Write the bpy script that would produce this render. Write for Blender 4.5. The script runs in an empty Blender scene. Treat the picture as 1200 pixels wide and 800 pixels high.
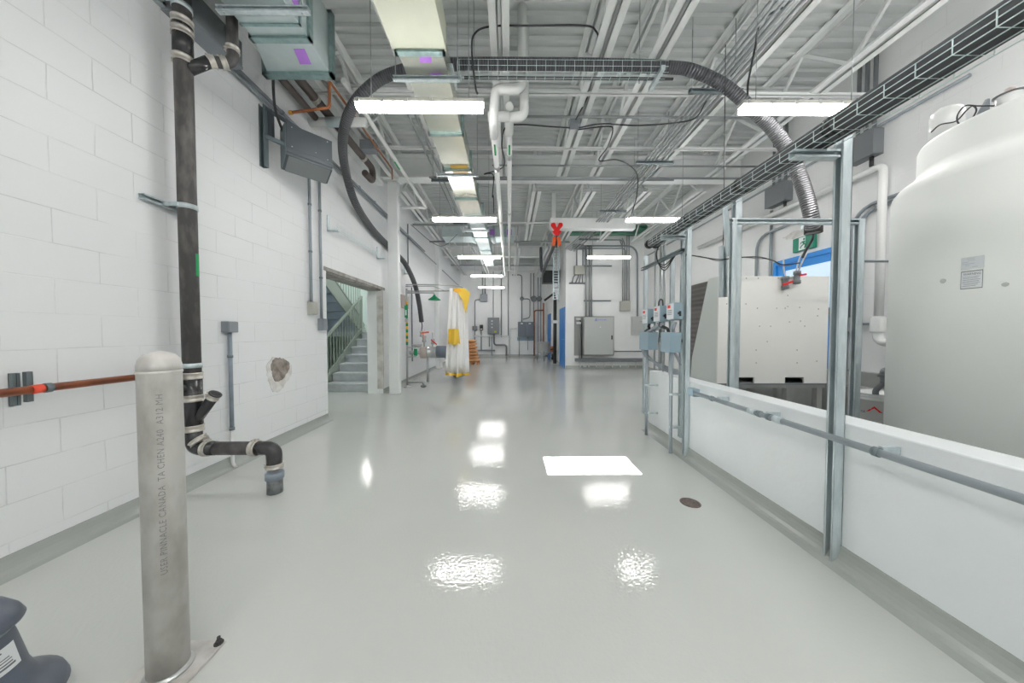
import bpy, math, random
from mathutils import Vector, Matrix
random.seed(7)
S = bpy.context.scene
LENS = 40
COL = S.collection
FPX, CAMH = 366.7, 1.25
PITCH, YAW = math.radians(1.562), math.radians(0.47)

# ------------------------------------------------------------------ camera
cd = bpy.data.cameras.new('camera'); cam = bpy.data.objects.new('camera', cd); COL.objects.link(cam)
cam.location = (0, 0, CAMH)
cam.rotation_euler = (math.pi/2 - PITCH, 0, -YAW)
cd.sensor_width = 36; cd.lens = FPX*36/1200; cd.clip_start = .02; cd.clip_end = 200
S.camera = cam
CR = cam.rotation_euler.to_matrix()
def U(px, py, X=None, Y=None, Z=None):
    """the world point seen at a photo pixel, on the plane X=, Y= or Z= (metres)"""
    d = CR @ Vector(((px-600)/FPX, (400-py)/FPX, -1))
    o = Vector((0, 0, CAMH))
    if X is not None: t = X/d.x
    elif Y is not None: t = Y/d.y
    else: t = (Z-CAMH)/d.z
    return o + d*t

# --------------------------------------------------------------- materials
def new_mat(name):
    m = bpy.data.materials.new(name); m.use_nodes = True
    nt = m.node_tree; b = nt.nodes['Principled BSDF']
    return m, nt, b
def N(nt, t, **kw):
    n = nt.nodes.new(t)
    for k, v in kw.items():
        if k in n.inputs: n.inputs[k].default_value = v
        else: setattr(n, k, v)
    return n
def L(nt, a, b): nt.links.new(a, b)
def srgb(c):
    return tuple(((v/255)/12.92 if v/255 <= .04045 else ((v/255+.055)/1.055)**2.4) for v in c)+(1,)
def mat(name, rgb, rough=.5, metal=0, rgb2=None, scale=6, bump=0, bscale=40, stretch=None, spec=.5, coat=0, detail=4, contrast=(.35,.7)):
    """plain procedural material: base colour, optional second colour mottled in by noise, optional bump"""
    m, nt, b = new_mat(name)
    b.inputs['Base Color'].default_value = srgb(rgb)
    b.inputs['Roughness'].default_value = rough; b.inputs['Metallic'].default_value = metal
    b.inputs['Specular IOR Level'].default_value = spec; b.inputs['Coat Weight'].default_value = coat
    tc = N(nt, 'ShaderNodeTexCoord'); src = tc.outputs['Object']
    if stretch:
        mp = N(nt, 'ShaderNodeMapping'); mp.inputs['Scale'].default_value = stretch
        L(nt, src, mp.inputs['Vector']); src = mp.outputs['Vector']
    if rgb2:
        nz = N(nt, 'ShaderNodeTexNoise', Scale=scale, Detail=detail); L(nt, src, nz.inputs['Vector'])
        rp = N(nt, 'ShaderNodeValToRGB'); L(nt, nz.outputs['Fac'], rp.inputs['Fac'])
        rp.color_ramp.elements[0].position = contrast[0]; rp.color_ramp.elements[0].color = srgb(rgb)
        rp.color_ramp.elements[1].position = contrast[1]; rp.color_ramp.elements[1].color = srgb(rgb2)
        L(nt, rp.outputs['Color'], b.inputs['Base Color'])
    if bump:
        n2 = N(nt, 'ShaderNodeTexNoise', Scale=bscale, Detail=3); L(nt, src, n2.inputs['Vector'])
        bp = N(nt, 'ShaderNodeBump', Strength=bump, Distance=.01)
        L(nt, n2.outputs['Fac'], bp.inputs['Height']); L(nt, bp.outputs['Normal'], b.inputs['Normal'])
    return m
def glow(name, rgb, strength):
    m, nt, b = new_mat(name)
    b.inputs['Base Color'].default_value = srgb(rgb)
    b.inputs['Emission Color'].default_value = srgb(rgb); b.inputs['Emission Strength'].default_value = strength
    return m
def block_mat(name, axis, rgb, u0=1.617, v0=.16, joint_shade=.5, bumps=.35):
    """painted concrete block; courses .2 m high, blocks .4 m long, raked joints as bump, scuffed here and there"""
    m, nt, b = new_mat(name)
    tc = N(nt, 'ShaderNodeTexCoord'); sx = N(nt, 'ShaderNodeSeparateXYZ'); L(nt, tc.outputs['Object'], sx.inputs[0])
    cb = N(nt, 'ShaderNodeCombineXYZ')
    a = N(nt, 'ShaderNodeMath', operation='SUBTRACT'); L(nt, sx.outputs[axis], a.inputs[0]); a.inputs[1].default_value = u0-8
    c = N(nt, 'ShaderNodeMath', operation='SUBTRACT'); L(nt, sx.outputs['Z'], c.inputs[0]); c.inputs[1].default_value = v0-4
    L(nt, a.outputs[0], cb.inputs['X']); L(nt, c.outputs[0], cb.inputs['Y'])
    # slight waviness of the joints
    wv = N(nt, 'ShaderNodeTexNoise', Scale=3.0, Detail=3); L(nt, cb.outputs[0], wv.inputs['Vector'])
    ws = N(nt, 'ShaderNodeVectorMath', operation='SCALE'); ws.inputs['Scale'].default_value = .012
    sb = N(nt, 'ShaderNodeVectorMath', operation='SUBTRACT'); L(nt, wv.outputs['Color'], sb.inputs[0]); sb.inputs[1].default_value = (.5,.5,.5)
    L(nt, sb.outputs[0], ws.inputs[0])
    ad = N(nt, 'ShaderNodeVectorMath', operation='ADD'); L(nt, cb.outputs[0], ad.inputs[0]); L(nt, ws.outputs[0], ad.inputs[1])
    br = N(nt, 'ShaderNodeTexBrick', offset=.5, offset_frequency=2, squash=1, squash_frequency=2)
    br.inputs['Scale'].default_value = 1; br.inputs['Brick Width'].default_value = .4; br.inputs['Row Height'].default_value = .2
    br.inputs['Mortar Size'].default_value = .0035; br.inputs['Mortar Smooth'].default_value = .6
    L(nt, ad.outputs[0], br.inputs['Vector'])
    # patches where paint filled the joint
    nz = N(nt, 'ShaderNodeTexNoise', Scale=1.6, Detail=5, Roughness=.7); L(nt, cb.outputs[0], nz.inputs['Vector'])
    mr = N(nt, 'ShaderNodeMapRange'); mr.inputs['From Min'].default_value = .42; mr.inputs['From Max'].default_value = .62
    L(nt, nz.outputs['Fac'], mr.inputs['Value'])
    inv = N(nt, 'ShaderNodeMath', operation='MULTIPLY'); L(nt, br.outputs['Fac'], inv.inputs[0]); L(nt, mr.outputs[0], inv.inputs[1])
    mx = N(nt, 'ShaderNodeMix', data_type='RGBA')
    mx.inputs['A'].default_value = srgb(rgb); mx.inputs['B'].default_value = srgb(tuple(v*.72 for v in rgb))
    k = N(nt, 'ShaderNodeMath', operation='MULTIPLY'); L(nt, inv.outputs[0], k.inputs[0]); k.inputs[1].default_value = joint_shade  # shading of the joints painted into the wall colour, on top of the bump
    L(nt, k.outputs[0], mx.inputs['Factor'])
    # small dark chips
    ch = N(nt, 'ShaderNodeTexNoise', Scale=9, Detail=6, Roughness=.8); L(nt, cb.outputs[0], ch.inputs['Vector'])
    cr = N(nt, 'ShaderNodeMapRange'); cr.inputs['From Min'].default_value = .735; cr.inputs['From Max'].default_value = .78
    L(nt, ch.outputs['Fac'], cr.inputs['Value'])
    mx2 = N(nt, 'ShaderNodeMix', data_type='RGBA'); L(nt, mx.outputs['Result'], mx2.inputs['A']); mx2.inputs['B'].default_value = srgb((120,118,114))
    L(nt, cr.outputs[0], mx2.inputs['Factor']); L(nt, mx2.outputs['Result'], b.inputs['Base Color'])
    b.inputs['Roughness'].default_value = .45; b.inputs['Specular IOR Level'].default_value = .35
    fine = N(nt, 'ShaderNodeTexNoise', Scale=55, Detail=3); L(nt, cb.outputs[0], fine.inputs['Vector'])
    h1 = N(nt, 'ShaderNodeMath', operation='MULTIPLY'); L(nt, br.outputs['Fac'], h1.inputs[0]); h1.inputs[1].default_value = -1
    h2 = N(nt, 'ShaderNodeMath', operation='MULTIPLY_ADD'); L(nt, fine.outputs['Fac'], h2.inputs[0]); h2.inputs[1].default_value = .12; L(nt, h1.outputs[0], h2.inputs[2])
    bp = N(nt, 'ShaderNodeBump', Strength=bumps, Distance=.006); L(nt, h2.outputs[0], bp.inputs['Height']); L(nt, bp.outputs['Normal'], b.inputs['Normal'])
    return m
def ribbed(name, rgb, rough, metal, pitch_scale, strength=.6, rgb2=None):
    m, nt, b = new_mat(name)
    uv = N(nt, 'ShaderNodeUVMap'); wv = N(nt, 'ShaderNodeTexWave', wave_type='BANDS', bands_direction='X'); wv.inputs['Scale'].default_value = pitch_scale
    L(nt, uv.outputs[0], wv.inputs['Vector'])
    bp = N(nt, 'ShaderNodeBump', Strength=strength, Distance=.012); L(nt, wv.outputs['Fac'], bp.inputs['Height']); L(nt, bp.outputs['Normal'], b.inputs['Normal'])
    b.inputs['Base Color'].default_value = srgb(rgb); b.inputs['Roughness'].default_value = rough; b.inputs['Metallic'].default_value = metal
    if rgb2:
        mx = N(nt, 'ShaderNodeMix', data_type='RGBA'); mx.inputs['A'].default_value = srgb(rgb); mx.inputs['B'].default_value = srgb(rgb2)
        L(nt, wv.outputs['Fac'], mx.inputs['Factor']); L(nt, mx.outputs['Result'], b.inputs['Base Color'])
    return m

M = {}
WHITE = (232, 234, 234)
M['block_y'] = block_mat('painted_block_side', 'Y', (236,238,239), joint_shade=.45)
M['block_r'] = block_mat('painted_block_right', 'Y', (238,239,239), joint_shade=.22, bumps=.25)
M['paint'] = mat('smooth_wall_paint', (238,240,240), .5, rgb2=(233,235,235), scale=2, bump=.05, bscale=60)
M['knee'] = mat('knee_wall_paint', (240,245,247), .45, rgb2=(233,237,239), scale=1.5, bump=.12, bscale=25)
M['mint'] = mat('stairwell_paint', (214,226,220), .6)
M['raw'] = mat('raw_block', (212,210,206), .9, rgb2=(178,173,166), scale=5, bump=.6, bscale=30, contrast=(.4,.62))
M['lintel'] = mat('raw_lintel', (176,174,170), .9, rgb2=(135,130,124), scale=7, bump=.5, bscale=30)
M['cove'] = mat('epoxy_cove', (172,176,172), .25, rgb2=(164,168,164), scale=3, bump=.03)
M['dado'] = mat('grey_containment_paint', (164,166,163), .35, rgb2=(150,152,150), scale=4)
M['steelpaint'] = mat('white_steel_paint', (240,242,241), .5, rgb2=(232,235,234), scale=3)
M['deck'] = mat('deck_paint', (214,218,217), .6, rgb2=(205,209,208), scale=.8)
M['green_beam'] = mat('green_primer', (96,150,128), .6)
M['galv'] = mat('galvanised_strut', (212,222,225), .4, .35, rgb2=(182,195,199), scale=22, stretch=(1,1,.25))
M['olive'] = mat('dull_galvanised_duct', (186,190,172), .6, .1, rgb2=(178,182,166), scale=3)
M['galvduct'] = mat('galvanised_duct', (212,224,224), .4, .5, rgb2=(192,207,209), scale=4, detail=6)
M['galvshiny'] = mat('bright_galvanised_duct', (222,224,212), .27, .7, rgb2=(200,204,194), scale=2.5, bump=.08, bscale=3)
M['flange'] = mat('duct_flange', (165,190,188), .35, .7, rgb2=(140,165,165), scale=20)
M['tape'] = mat('purple_tape', (176,120,214), .5)
M['orange_tape'] = mat('amber_tape', (222,178,80), .5)
M['wire'] = mat('zinc_wire', (220,236,236), .35, .2)
M['chain'] = mat('zinc_chain', (170,175,175), .4, .7)
M['stackblk'] = mat('black_drain_pipe', (72,70,70), .5, rgb2=(108,104,102), scale=18, stretch=(1,1,.35), bump=.1, contrast=(.45,.75))
M['abs'] = mat('black_fitting', (46,46,48), .22, rgb2=(62,62,64), scale=10)
M['clamp'] = mat('stainless_clamp', (214,209,201), .35, .5, rgb2=(178,172,164), scale=20)
M['greenst'] = mat('green_sticker', (0,150,84), .5)
M['greypvc'] = mat('grey_blue_pvc', (140,152,164), .4, rgb2=(126,136,146), scale=9)
M['greypipe'] = mat('dirty_grey_pvc', (128,132,134), .55, rgb2=(88,90,90), scale=22, contrast=(.45,.7))
M['copper'] = mat('copper_pipe', (186,112,78), .32, .7, rgb2=(150,92,70), scale=9)
M['redmark'] = mat('red_marker_tape', (235,82,56), .5)
M['conduit'] = mat('grey_conduit', (148,156,162), .45, .25)
M['emt'] = mat('bright_conduit', (160,165,166), .38, .6)
M['jbox'] = mat('grey_junction_box', (136,142,148), .5, .1)
M['jboxdk'] = mat('dark_grey_box', (120,124,128), .5, .1)
M['lightbox'] = mat('beige_grey_box', (176,176,168), .5)
M['heater'] = mat('slate_sheet_metal', (80,87,92), .45, .2, rgb2=(86,93,98), scale=3)
M['heaterlt'] = mat('worn_sheet_metal', (128,133,135), .45, .2)
M['strutdk'] = mat('dull_strut', (118,130,134), .5, .35)
M['white_pvc'] = mat('white_pvc', (236,237,236), .25)
M['insul'] = mat('white_pipe_insulation', (228,230,228), .6, bump=.1, bscale=20)
M['brownpipe'] = mat('brown_cast_iron', (92,84,80), .5, rgb2=(72,64,60), scale=12, stretch=(1,.3,1))
M['rust'] = mat('rust_orange_pipe', (176,108,64), .55, rgb2=(150,86,52), scale=15)
M['brass'] = mat('brass_cap', (214,160,70), .35, .6)
M['hose'] = mat('black_hose', (66,68,72), .42, rgb2=(82,84,88), scale=12)
M['duct_hose'] = ribbed('ribbed_black_hose', (74,76,80), .38, .25, 11, .9, (96,98,102))
M['flexmetal'] = ribbed('flexible_metal_hose', (150,150,152), .3, .75, 14, 1.0, (104,106,110))
M['cable'] = mat('black_cable', (50,52,54), .5)
M['bollard'] = mat('mill_stainless', (208,206,202), .48, .15, rgb2=(172,168,163), scale=11, bump=.06, stretch=(1,1,.5), detail=7, contrast=(.42,.7))
M['ink'] = mat('faded_ink', (138,137,136), .7)
M['navy'] = mat('navy_plastic', (84,91,104), .38, rgb2=(92,99,112), scale=5, stretch=(1,1,3))
M['label'] = mat('white_label', (226,230,232), .4)
M['labeltx'] = mat('label_print', (110,114,120), .6)
M['tank'] = mat('translucent_poly_tank', (248,250,247), .55, rgb2=(243,246,242), scale=1.2, bump=.02)
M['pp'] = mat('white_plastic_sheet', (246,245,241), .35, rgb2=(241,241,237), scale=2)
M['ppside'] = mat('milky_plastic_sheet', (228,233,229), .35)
M['louver'] = mat('brown_grey_louvre', (118,114,112), .5)
M['bolt'] = mat('small_screw', (120,120,118), .4, .6)
M['blue'] = mat('blue_door_paint', (40,128,206), .35)
M['blue2'] = mat('blue_frame_paint', (24,140,226), .35)
M['exit'] = mat('exit_green', (0,132,104), .4)
M['exitw'] = mat('exit_white', (235,240,240), .4)
M['steel'] = mat('brushed_steel', (190,192,192), .3, .7)
M['drain'] = mat('drain_grate', (138,124,118), .45, .5, rgb2=(108,96,92), scale=60)
M['darkhole'] = mat('dark_rubber', (60,58,58), .7)
M['stain'] = mat('exposed_mortar_patch', (162,153,145), .9, rgb2=(118,110,103), scale=14, bump=.8, bscale=40)
M['stainedge'] = mat('thin_smeared_mortar', (232,232,230), .9, rgb2=(205,201,196), scale=12, bump=.3)
M['stair'] = mat('grey_stair_paint', (205,209,213), .5, rgb2=(188,193,197), scale=6, bump=.1)
M['stairblue'] = mat('blue_grey_steel', (176,188,204), .5)
M['railpaint'] = mat('olive_grey_rail', (158,168,158), .45)
M['curtain'] = mat('white_curtain', (248,248,247), .6)
M['curtainy'] = mat('yellow_curtain_trim', (240,200,70), .6)
M['showergreen'] = mat('shower_green', (0,140,88), .35)
M['stripeY'] = mat('stripe_yellow', (240,180,50), .5)
M['pinkgrey'] = mat('taupe_collar', (196,184,178), .5)
M['bluegrey'] = mat('slate_elbow', (110,120,134), .35)
M['orange'] = mat('orange_handle', (245,105,50), .4)
M['red'] = mat('red_enamel', (226,28,28), .35)
M['bag'] = mat('kraft_bag', (222,170,122), .7, rgb2=(205,150,104), scale=8, bump=.4, bscale=10)
M['pallet'] = mat('pallet_wood', (190,130,80), .8)
M['ctrl'] = mat('control_cabinet', (182,186,184), .4)
M['backboard'] = mat('grey_backboard', (150,151,149), .5)
M['logo'] = mat('lilac_print', (140,140,206), .5)
M['disc'] = mat('disconnect_box', (142,164,176), .42, .1)
M['disclid'] = mat('disconnect_cover', (222,226,230), .4)
M['yellow'] = mat('yellow_label', (225,225,40), .5)
M['dkpanel'] = mat('dark_control_box', (112,120,130), .45)
M['fanheat'] = mat('charcoal_fan_heater', (72,74,76), .5)
M['lens'] = glow('lit_lens', (255,252,250), LENS)
M['winglow'] = glow('bright_door_glass', (205,228,250), .45)

# floor: poured epoxy with clear gloss, faint ripples and cloudy tone
m, nt, b = new_mat('poured_epoxy_floor'); M['floor'] = m
tc = N(nt, 'ShaderNodeTexCoord')
n1 = N(nt, 'ShaderNodeTexNoise', Scale=.9, Detail=5); L(nt, tc.outputs['Object'], n1.inputs['Vector'])
rp = N(nt, 'ShaderNodeValToRGB'); L(nt, n1.outputs['Fac'], rp.inputs['Fac'])
rp.color_ramp.elements[0].position = .3; rp.color_ramp.elements[0].color = srgb((199,202,198))
rp.color_ramp.elements[1].position = .7; rp.color_ramp.elements[1].color = srgb((204,207,203))
n3 = N(nt, 'ShaderNodeTexNoise', Scale=14, Detail=8, Roughness=.85); L(nt, tc.outputs['Object'], n3.inputs['Vector'])
sp = N(nt, 'ShaderNodeMapRange'); sp.inputs['From Min'].default_value = .77; sp.inputs['From Max'].default_value = .8; L(nt, n3.outputs['Fac'], sp.inputs['Value'])
mx = N(nt, 'ShaderNodeMix', data_type='RGBA'); L(nt, rp.outputs['Color'], mx.inputs['A']); mx.inputs['B'].default_value = srgb((128,126,120)); L(nt, sp.outputs[0], mx.inputs['Factor'])
L(nt, mx.outputs['Result'], b.inputs['Base Color'])
b.inputs['Roughness'].default_value = .035; b.inputs['Specular IOR Level'].default_value = .45
mp = N(nt, 'ShaderNodeMapping'); mp.inputs['Scale'].default_value = (1, .8, 1); L(nt, tc.outputs['Object'], mp.inputs['Vector'])
n2 = N(nt, 'ShaderNodeTexNoise', Scale=60, Detail=1); L(nt, mp.outputs[0], n2.inputs['Vector'])
bp = N(nt, 'ShaderNodeBump', Strength=.12, Distance=.006); L(nt, n2.outputs['Fac'], bp.inputs['Height']); L(nt, bp.outputs['Normal'], b.inputs['Normal'])

# ------------------------------------------------------------ mesh builder
def fillet(pts, r, n=5):
    """round the corners of a polyline"""
    pts = [Vector(p) for p in pts]
    if len(pts) < 3: return pts
    out = [pts[0]]
    for i in range(1, len(pts)-1):
        a, b_, c = pts[i-1], pts[i], pts[i+1]
        d1, d2 = a-b_, c-b_
        if d1.length < 1e-6 or d2.length < 1e-6 or abs(d1.normalized().dot(d2.normalized())) > .9995: out.append(b_); continue
        rr = min(r, d1.length*.48, d2.length*.48)
        p, q = b_+d1.normalized()*rr, b_+d2.normalized()*rr
        for k in range(n+1):
            t = k/n; out.append(p*(1-t)**2 + b_*2*t*(1-t) + q*t*t)
    out.append(pts[-1])
    return out
def spline(pts, n=8):
    """smooth curve through points (Catmull-Rom)"""
    P = [Vector(p) for p in pts]; P = [P[0]*2-P[1]]+P+[P[-1]*2-P[-2]]; out = []
    for i in range(1, len(P)-2):
        for k in range(n):
            t = k/n; a, b_, c, d = P[i-1], P[i], P[i+1], P[i+2]
            out.append(.5*((2*b_)+(-a+c)*t+(2*a-5*b_+4*c-d)*t*t+(-a+3*b_-3*c+d)*t**3))
    out.append(P[-2]); return out
class MB:
    def __init__(s): s.v = []; s.f = []; s.sm = []; s.uv = {}; s.mi = []; s.cur = 0
    def face(s, idx, smooth=False): s.f.append(tuple(idx)); s.sm.append(smooth); s.mi.append(s.cur)
    def box(s, x0, x1, y0, y1, z0, z1):
        if x0 > x1: x0, x1 = x1, x0
        if y0 > y1: y0, y1 = y1, y0
        if z0 > z1: z0, z1 = z1, z0
        o = len(s.v); s.v += [Vector((x, y, z)) for z in (z0, z1) for y in (y0, y1) for x in (x0, x1)]
        for q in ((0,2,3,1),(4,5,7,6),(0,1,5,4),(2,6,7,3),(0,4,6,2),(1,3,7,5)): s.face([o+i for i in q])
        return s
    def obox(s, c, ax, ay, az, lx, ly, lz):
        """oriented box: centre, three unit axes, three sizes"""
        o = len(s.v); c = Vector(c); ax, ay, az = Vector(ax).normalized(), Vector(ay).normalized(), Vector(az).normalized()
        for k in (-.5,.5):
            for j in (-.5,.5):
                for i in (-.5,.5): s.v.append(c+ax*lx*i+ay*ly*j+az*lz*k)
        for q in ((0,2,3,1),(4,5,7,6),(0,1,5,4),(2,6,7,3),(0,4,6,2),(1,3,7,5)): s.face([o+i for i in q])
        return s
    def bar(s, p, q, w, h=None, up=(0,0,1)):
        p, q = Vector(p), Vector(q); d = q-p; up = Vector(up)
        if abs(d.normalized().dot(up)) > .98: up = Vector((0,1,0))
        a = d.cross(up).normalized(); u = a.cross(d).normalized()
        return s.obox((p+q)/2, d, a, u, d.length, w, h or w)
    def tube(s, pts, r, seg=10, caps=True, r1=None):
        pts = [Vector(p) for p in pts]
        pp = [pts[0]]
        for p in pts[1:]:
            if (p-pp[-1]).length > 1e-5: pp.append(p)
        pts = pp; n = len(pts); o = len(s.v)
        t0 = (pts[1]-pts[0]).normalized(); ref = Vector((0,0,1)) if abs(t0.z) < .9 else Vector((0,1,0))
        u = t0.cross(ref).normalized(); dist = 0
        for i, p in enumerate(pts):
            if i == 0: t = t0
            elif i == n-1: t = (pts[-1]-pts[-2]).normalized()
            else:
                t = ((pts[i]-pts[i-1]).normalized()+(pts[i+1]-pts[i]).normalized())
                t = t.normalized() if t.length > 1e-6 else t0
            u = (u-t*u.dot(t)).normalized(); w = t.cross(u)
            if i: dist += (pts[i]-pts[i-1]).length
            rr = r if r1 is None else r+(r1-r)*i/(n-1)
            for k in range(seg):
                a = 2*math.pi*k/seg; s.uv[len(s.v)] = (dist, k/seg)
                s.v.append(p+u*rr*math.cos(a)+w*rr*math.sin(a))
        for i in range(n-1):
            for k in range(seg):
                a, b_ = o+i*seg+k, o+i*seg+(k+1)%seg
                s.face((a, b_, b_+seg, a+seg), True)
        if caps:
            s.face([o+k for k in range(seg)][::-1]); s.face([o+(n-1)*seg+k for k in range(seg)])
        return s
    def cyl(s, p, q, r, seg=16, r1=None): return s.tube([p, q], r, seg, True, r1)
    def lathe(s, prof, c, seg=24, smooth=True, axis=None, cap=True):
        """profile of (radius, height) turned about an axis through c"""
        c = Vector(c); o = len(s.v); az = Vector(axis or (0,0,1)).normalized()
        ax = az.cross(Vector((0,1,0)) if abs(az.y) < .9 else Vector((1,0,0))).normalized(); ay = az.cross(ax)
        for r, z in prof:
            for k in range(seg):
                a = 2*math.pi*k/seg; s.v.append(c+ax*r*math.cos(a)+ay*r*math.sin(a)+az*z)
        for i in range(len(prof)-1):
            for k in range(seg):
                a, b_ = o+i*seg+k, o+i*seg+(k+1)%seg
                s.face((a, b_, b_+seg, a+seg), smooth)
        if cap:
            s.face([o+k for k in range(seg)][::-1]); s.face([o+(len(prof)-1)*seg+k for k in range(seg)])
        return s
    def prism(s, poly, d):
        """polygon of 3-D points extruded by vector d"""
        poly = [Vector(p) for p in poly]; d = Vector(d); n = len(poly); o = len(s.v)
        s.v += poly+[p+d for p in poly]
        s.face(list(range(o, o+n))[::-1]); s.face(range(o+n, o+2*n))
        for k in range(n): s.face((o+k, o+(k+1)%n, o+n+(k+1)%n, o+n+k))
        return s
    def sphere(s, c, r, seg=14, rings=8, sz=1):
        return s.lathe([(max(r*math.sin(math.pi*i/rings), 1e-4), -r*sz*math.cos(math.pi*i/rings)) for i in range(rings+1)], c, seg, True, None, False)
    def build(s, name, m, parent=None, bevel=0, origin=None):
        me = bpy.data.meshes.new(name)
        if parent is not None: org = Vector(parent['_o'])
        elif origin is not None: org = Vector(origin)
        else:
            xs = [p.x for p in s.v]; ys = [p.y for p in s.v]; zs = [p.z for p in s.v]
            org = Vector(((min(xs)+max(xs))/2, (min(ys)+max(ys))/2, min(zs)))
        if parent is None and origin is None and name.startswith(('wall','floor','ceiling','baseboard','trim')): org = Vector((0,0,0))
        me.from_pydata([tuple(p-org) for p in s.v], [], s.f)
        me.polygons.foreach_set('use_smooth', s.sm)
        ms = m if isinstance(m, (list, tuple)) else [m]
        for q in ms: me.materials.append(M[q] if isinstance(q, str) else q)
        if len(ms) > 1: me.polygons.foreach_set('material_index', s.mi)
        if s.uv:
            ul = me.uv_layers.new(name='UVMap')
            for lp in me.loops:
                if lp.vertex_index in s.uv: ul.data[lp.index].uv = s.uv[lp.vertex_index]
        me.validate(); me.update()
        import bmesh
        bm = bmesh.new(); bm.from_mesh(me); bmesh.ops.recalc_face_normals(bm, faces=bm.faces); bm.to_mesh(me); bm.free()
        o = bpy.data.objects.new(name, me); COL.objects.link(o)
        if parent is not None: o.parent = parent; o['_o'] = list(org)
        else: o.location = org; o['_o'] = list(org)
        if bevel:
            md = o.modifiers.new('bevel', 'BEVEL'); md.width = bevel; md.segments = 2; md.limit_method = 'ANGLE'; md.angle_limit = math.radians(40)
        return o
def tag(o, label, cat, group=None, kind=None):
    o['label'] = label; o['category'] = cat
    if group: o['group'] = group
    if kind: o['kind'] = kind
    return o
def struct(o): o['kind'] = 'structure'; return o
def thing(name, label, cat, loc, group=None):
    o = bpy.data.objects.new(name, None); COL.objects.link(o); o.location = loc; o['_o'] = list(loc); o.empty_display_size = .1
    return tag(o, label, cat, group)
def copy_tree(o, delta=(0,0,0), label=None, parent=None):
    c = o.copy(); COL.objects.link(c)
    if parent is not None: c.parent = parent
    else:
        c.location = o.location+Vector(delta)
        if label: c['label'] = label
    for ch in [x for x in COL.objects if x.parent == o]: copy_tree(ch, parent=c)
    return c
def text_mesh(txt, size, fn, depth=.0, mb=None, spacing=1.0):
    """adds the letters of txt to a mesh builder; fn maps flat (x, y) to a point in the place"""
    cu = bpy.data.curves.new('lettering', 'FONT'); cu.body = txt; cu.size = size; cu.space_character = spacing; cu.resolution_u = 2
    ob = bpy.data.objects.new('lettering', cu); COL.objects.link(ob)
    dg = bpy.context.evaluated_depsgraph_get(); me = ob.evaluated_get(dg).to_mesh()
    mb = mb or MB(); o = len(mb.v)
    mb.v += [Vector(fn(v.co.x, v.co.y)) for v in me.vertices]
    for p in me.polygons: mb.face([o+i for i in p.vertices])
    ob.evaluated_get(dg).to_mesh_clear(); bpy.data.objects.remove(ob); bpy.data.curves.remove(cu)
    return mb
# ================================================================= SETTING
XL, XR, YB, YF, ZC = -2.6, 4.7, -4.0, 16.7, 4.95
KX, KX2, KZ = 1.80, 1.975, .77
struct(MB().box(-5.5, XR+.2, YB-.2, YF+.2, -.12, 0).build('floor', 'floor'))
# left wall with the stair opening
w = MB()
DY0, DY1, DZ = 4.48, 6.44, 2.165
w.box(XL-.3, XL, YB, DY0, 0, ZC); w.box(XL-.3, XL, DY1, YF, 0, ZC); w.box(XL-.3, XL, DY0, DY1, DZ, ZC)
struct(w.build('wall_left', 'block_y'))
# pilasters further down the left wall
w = MB(); w.box(XL, XL+.14, 11.0, 11.5, 0, ZC-.5)
struct(w.build('wall_left_pilaster', 'paint'))
# raw edge of the opening: broken-out block jamb and concrete lintel
struct(MB().box(XL-.31, XL-.1, DY1-.012, DY1+.02, 0, DZ).build('trim_4', 'paint'))
w = MB(); w.box(XL-.11, XL+.004, DY1-.016, DY1+.03, .1, DZ)
struct(w.build('trim_1', 'raw'))
w = MB(); w.box(XL-.31, XL+.006, DY0-.06, DY1+.12, DZ-.035, DZ+.02); w.box(XL-.29, XL-.02, DY0, DY1, DZ-.06, DZ-.03)
struct(w.build('trim_2', 'lintel'))
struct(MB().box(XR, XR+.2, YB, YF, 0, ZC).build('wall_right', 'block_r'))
struct(MB().box(-2.9, XR+.2, YF, YF+.2, 0, ZC).build('wall_back', 'paint'))
struct(MB().box(-5.5, XR+.2, YB-.2, YB, 0, ZC).build('wall_front', 'paint'))
# inner room that closes the far right of the hall
w = MB(); w.box(1.97, XR, 10.95, 11.1, 0, ZC); w.box(1.97, 2.1, 11.1, YF, 0, ZC)
struct(w.build('wall_inner', 'paint'))
# knee wall round the tank bay
w = MB(); w.box(KX, KX2, YB, 4.0, 0, KZ)
struct(w.build('wall_knee', 'knee', bevel=.008))
w = MB(); w.box(2.35, XR, 4.45, 4.6, 0, .72); w.box(XR-.12, XR, YB, 4.45, 0, .745); w.box(XR-.3, XR-.12, 2.6, 4.45, 0, .56)
struct(w.build('wall_containment', 'dado', bevel=.006))
struct(MB().box(KX2, 5-.42, YB, 4.45, 0, .012).build('floor_containment', 'dado'))
# coves
def cove(name, p, q, nrm, h=.1, d=.05, m='cove'):
    p, q, nrm = Vector(p), Vector(q), Vector(nrm); mb = MB(); n = 6
    prof = [(0, h), (.006, h)]+[(.006+(d)*(1-math.cos(a)), h-(h-.004)*math.sin(a)) for a in [math.pi/2*k/n for k in range(1, n+1)]]+[(d+.03, 0), (0, 0)]
    poly = [p+nrm*a+Vector((0,0,z)) for a, z in prof]
    mb.prism(poly, q-p); return struct(mb.build(name, m))
cove('baseboard_left', (XL, YB, 0), (XL, DY0, 0), (1,0,0))
cove('baseboard_left_far', (XL, DY1, 0), (XL, YF, 0), (1,0,0))
cove('baseboard_knee', (KX, YB, 0), (KX, 4.0, 0), (-1,0,0), .1, .07)
cove('baseboard_back', (XL, YF, 0), (1.97, YF, 0), (0,-1,0))
cove('baseboard_inner_front', (1.97, 10.95, 0), (XR, 10.95, 0), (0,-1,0))
cove('baseboard_inner_side', (1.97, 12.3, 0), (1.97, 15.0, 0), (-1,0,0))
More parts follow.
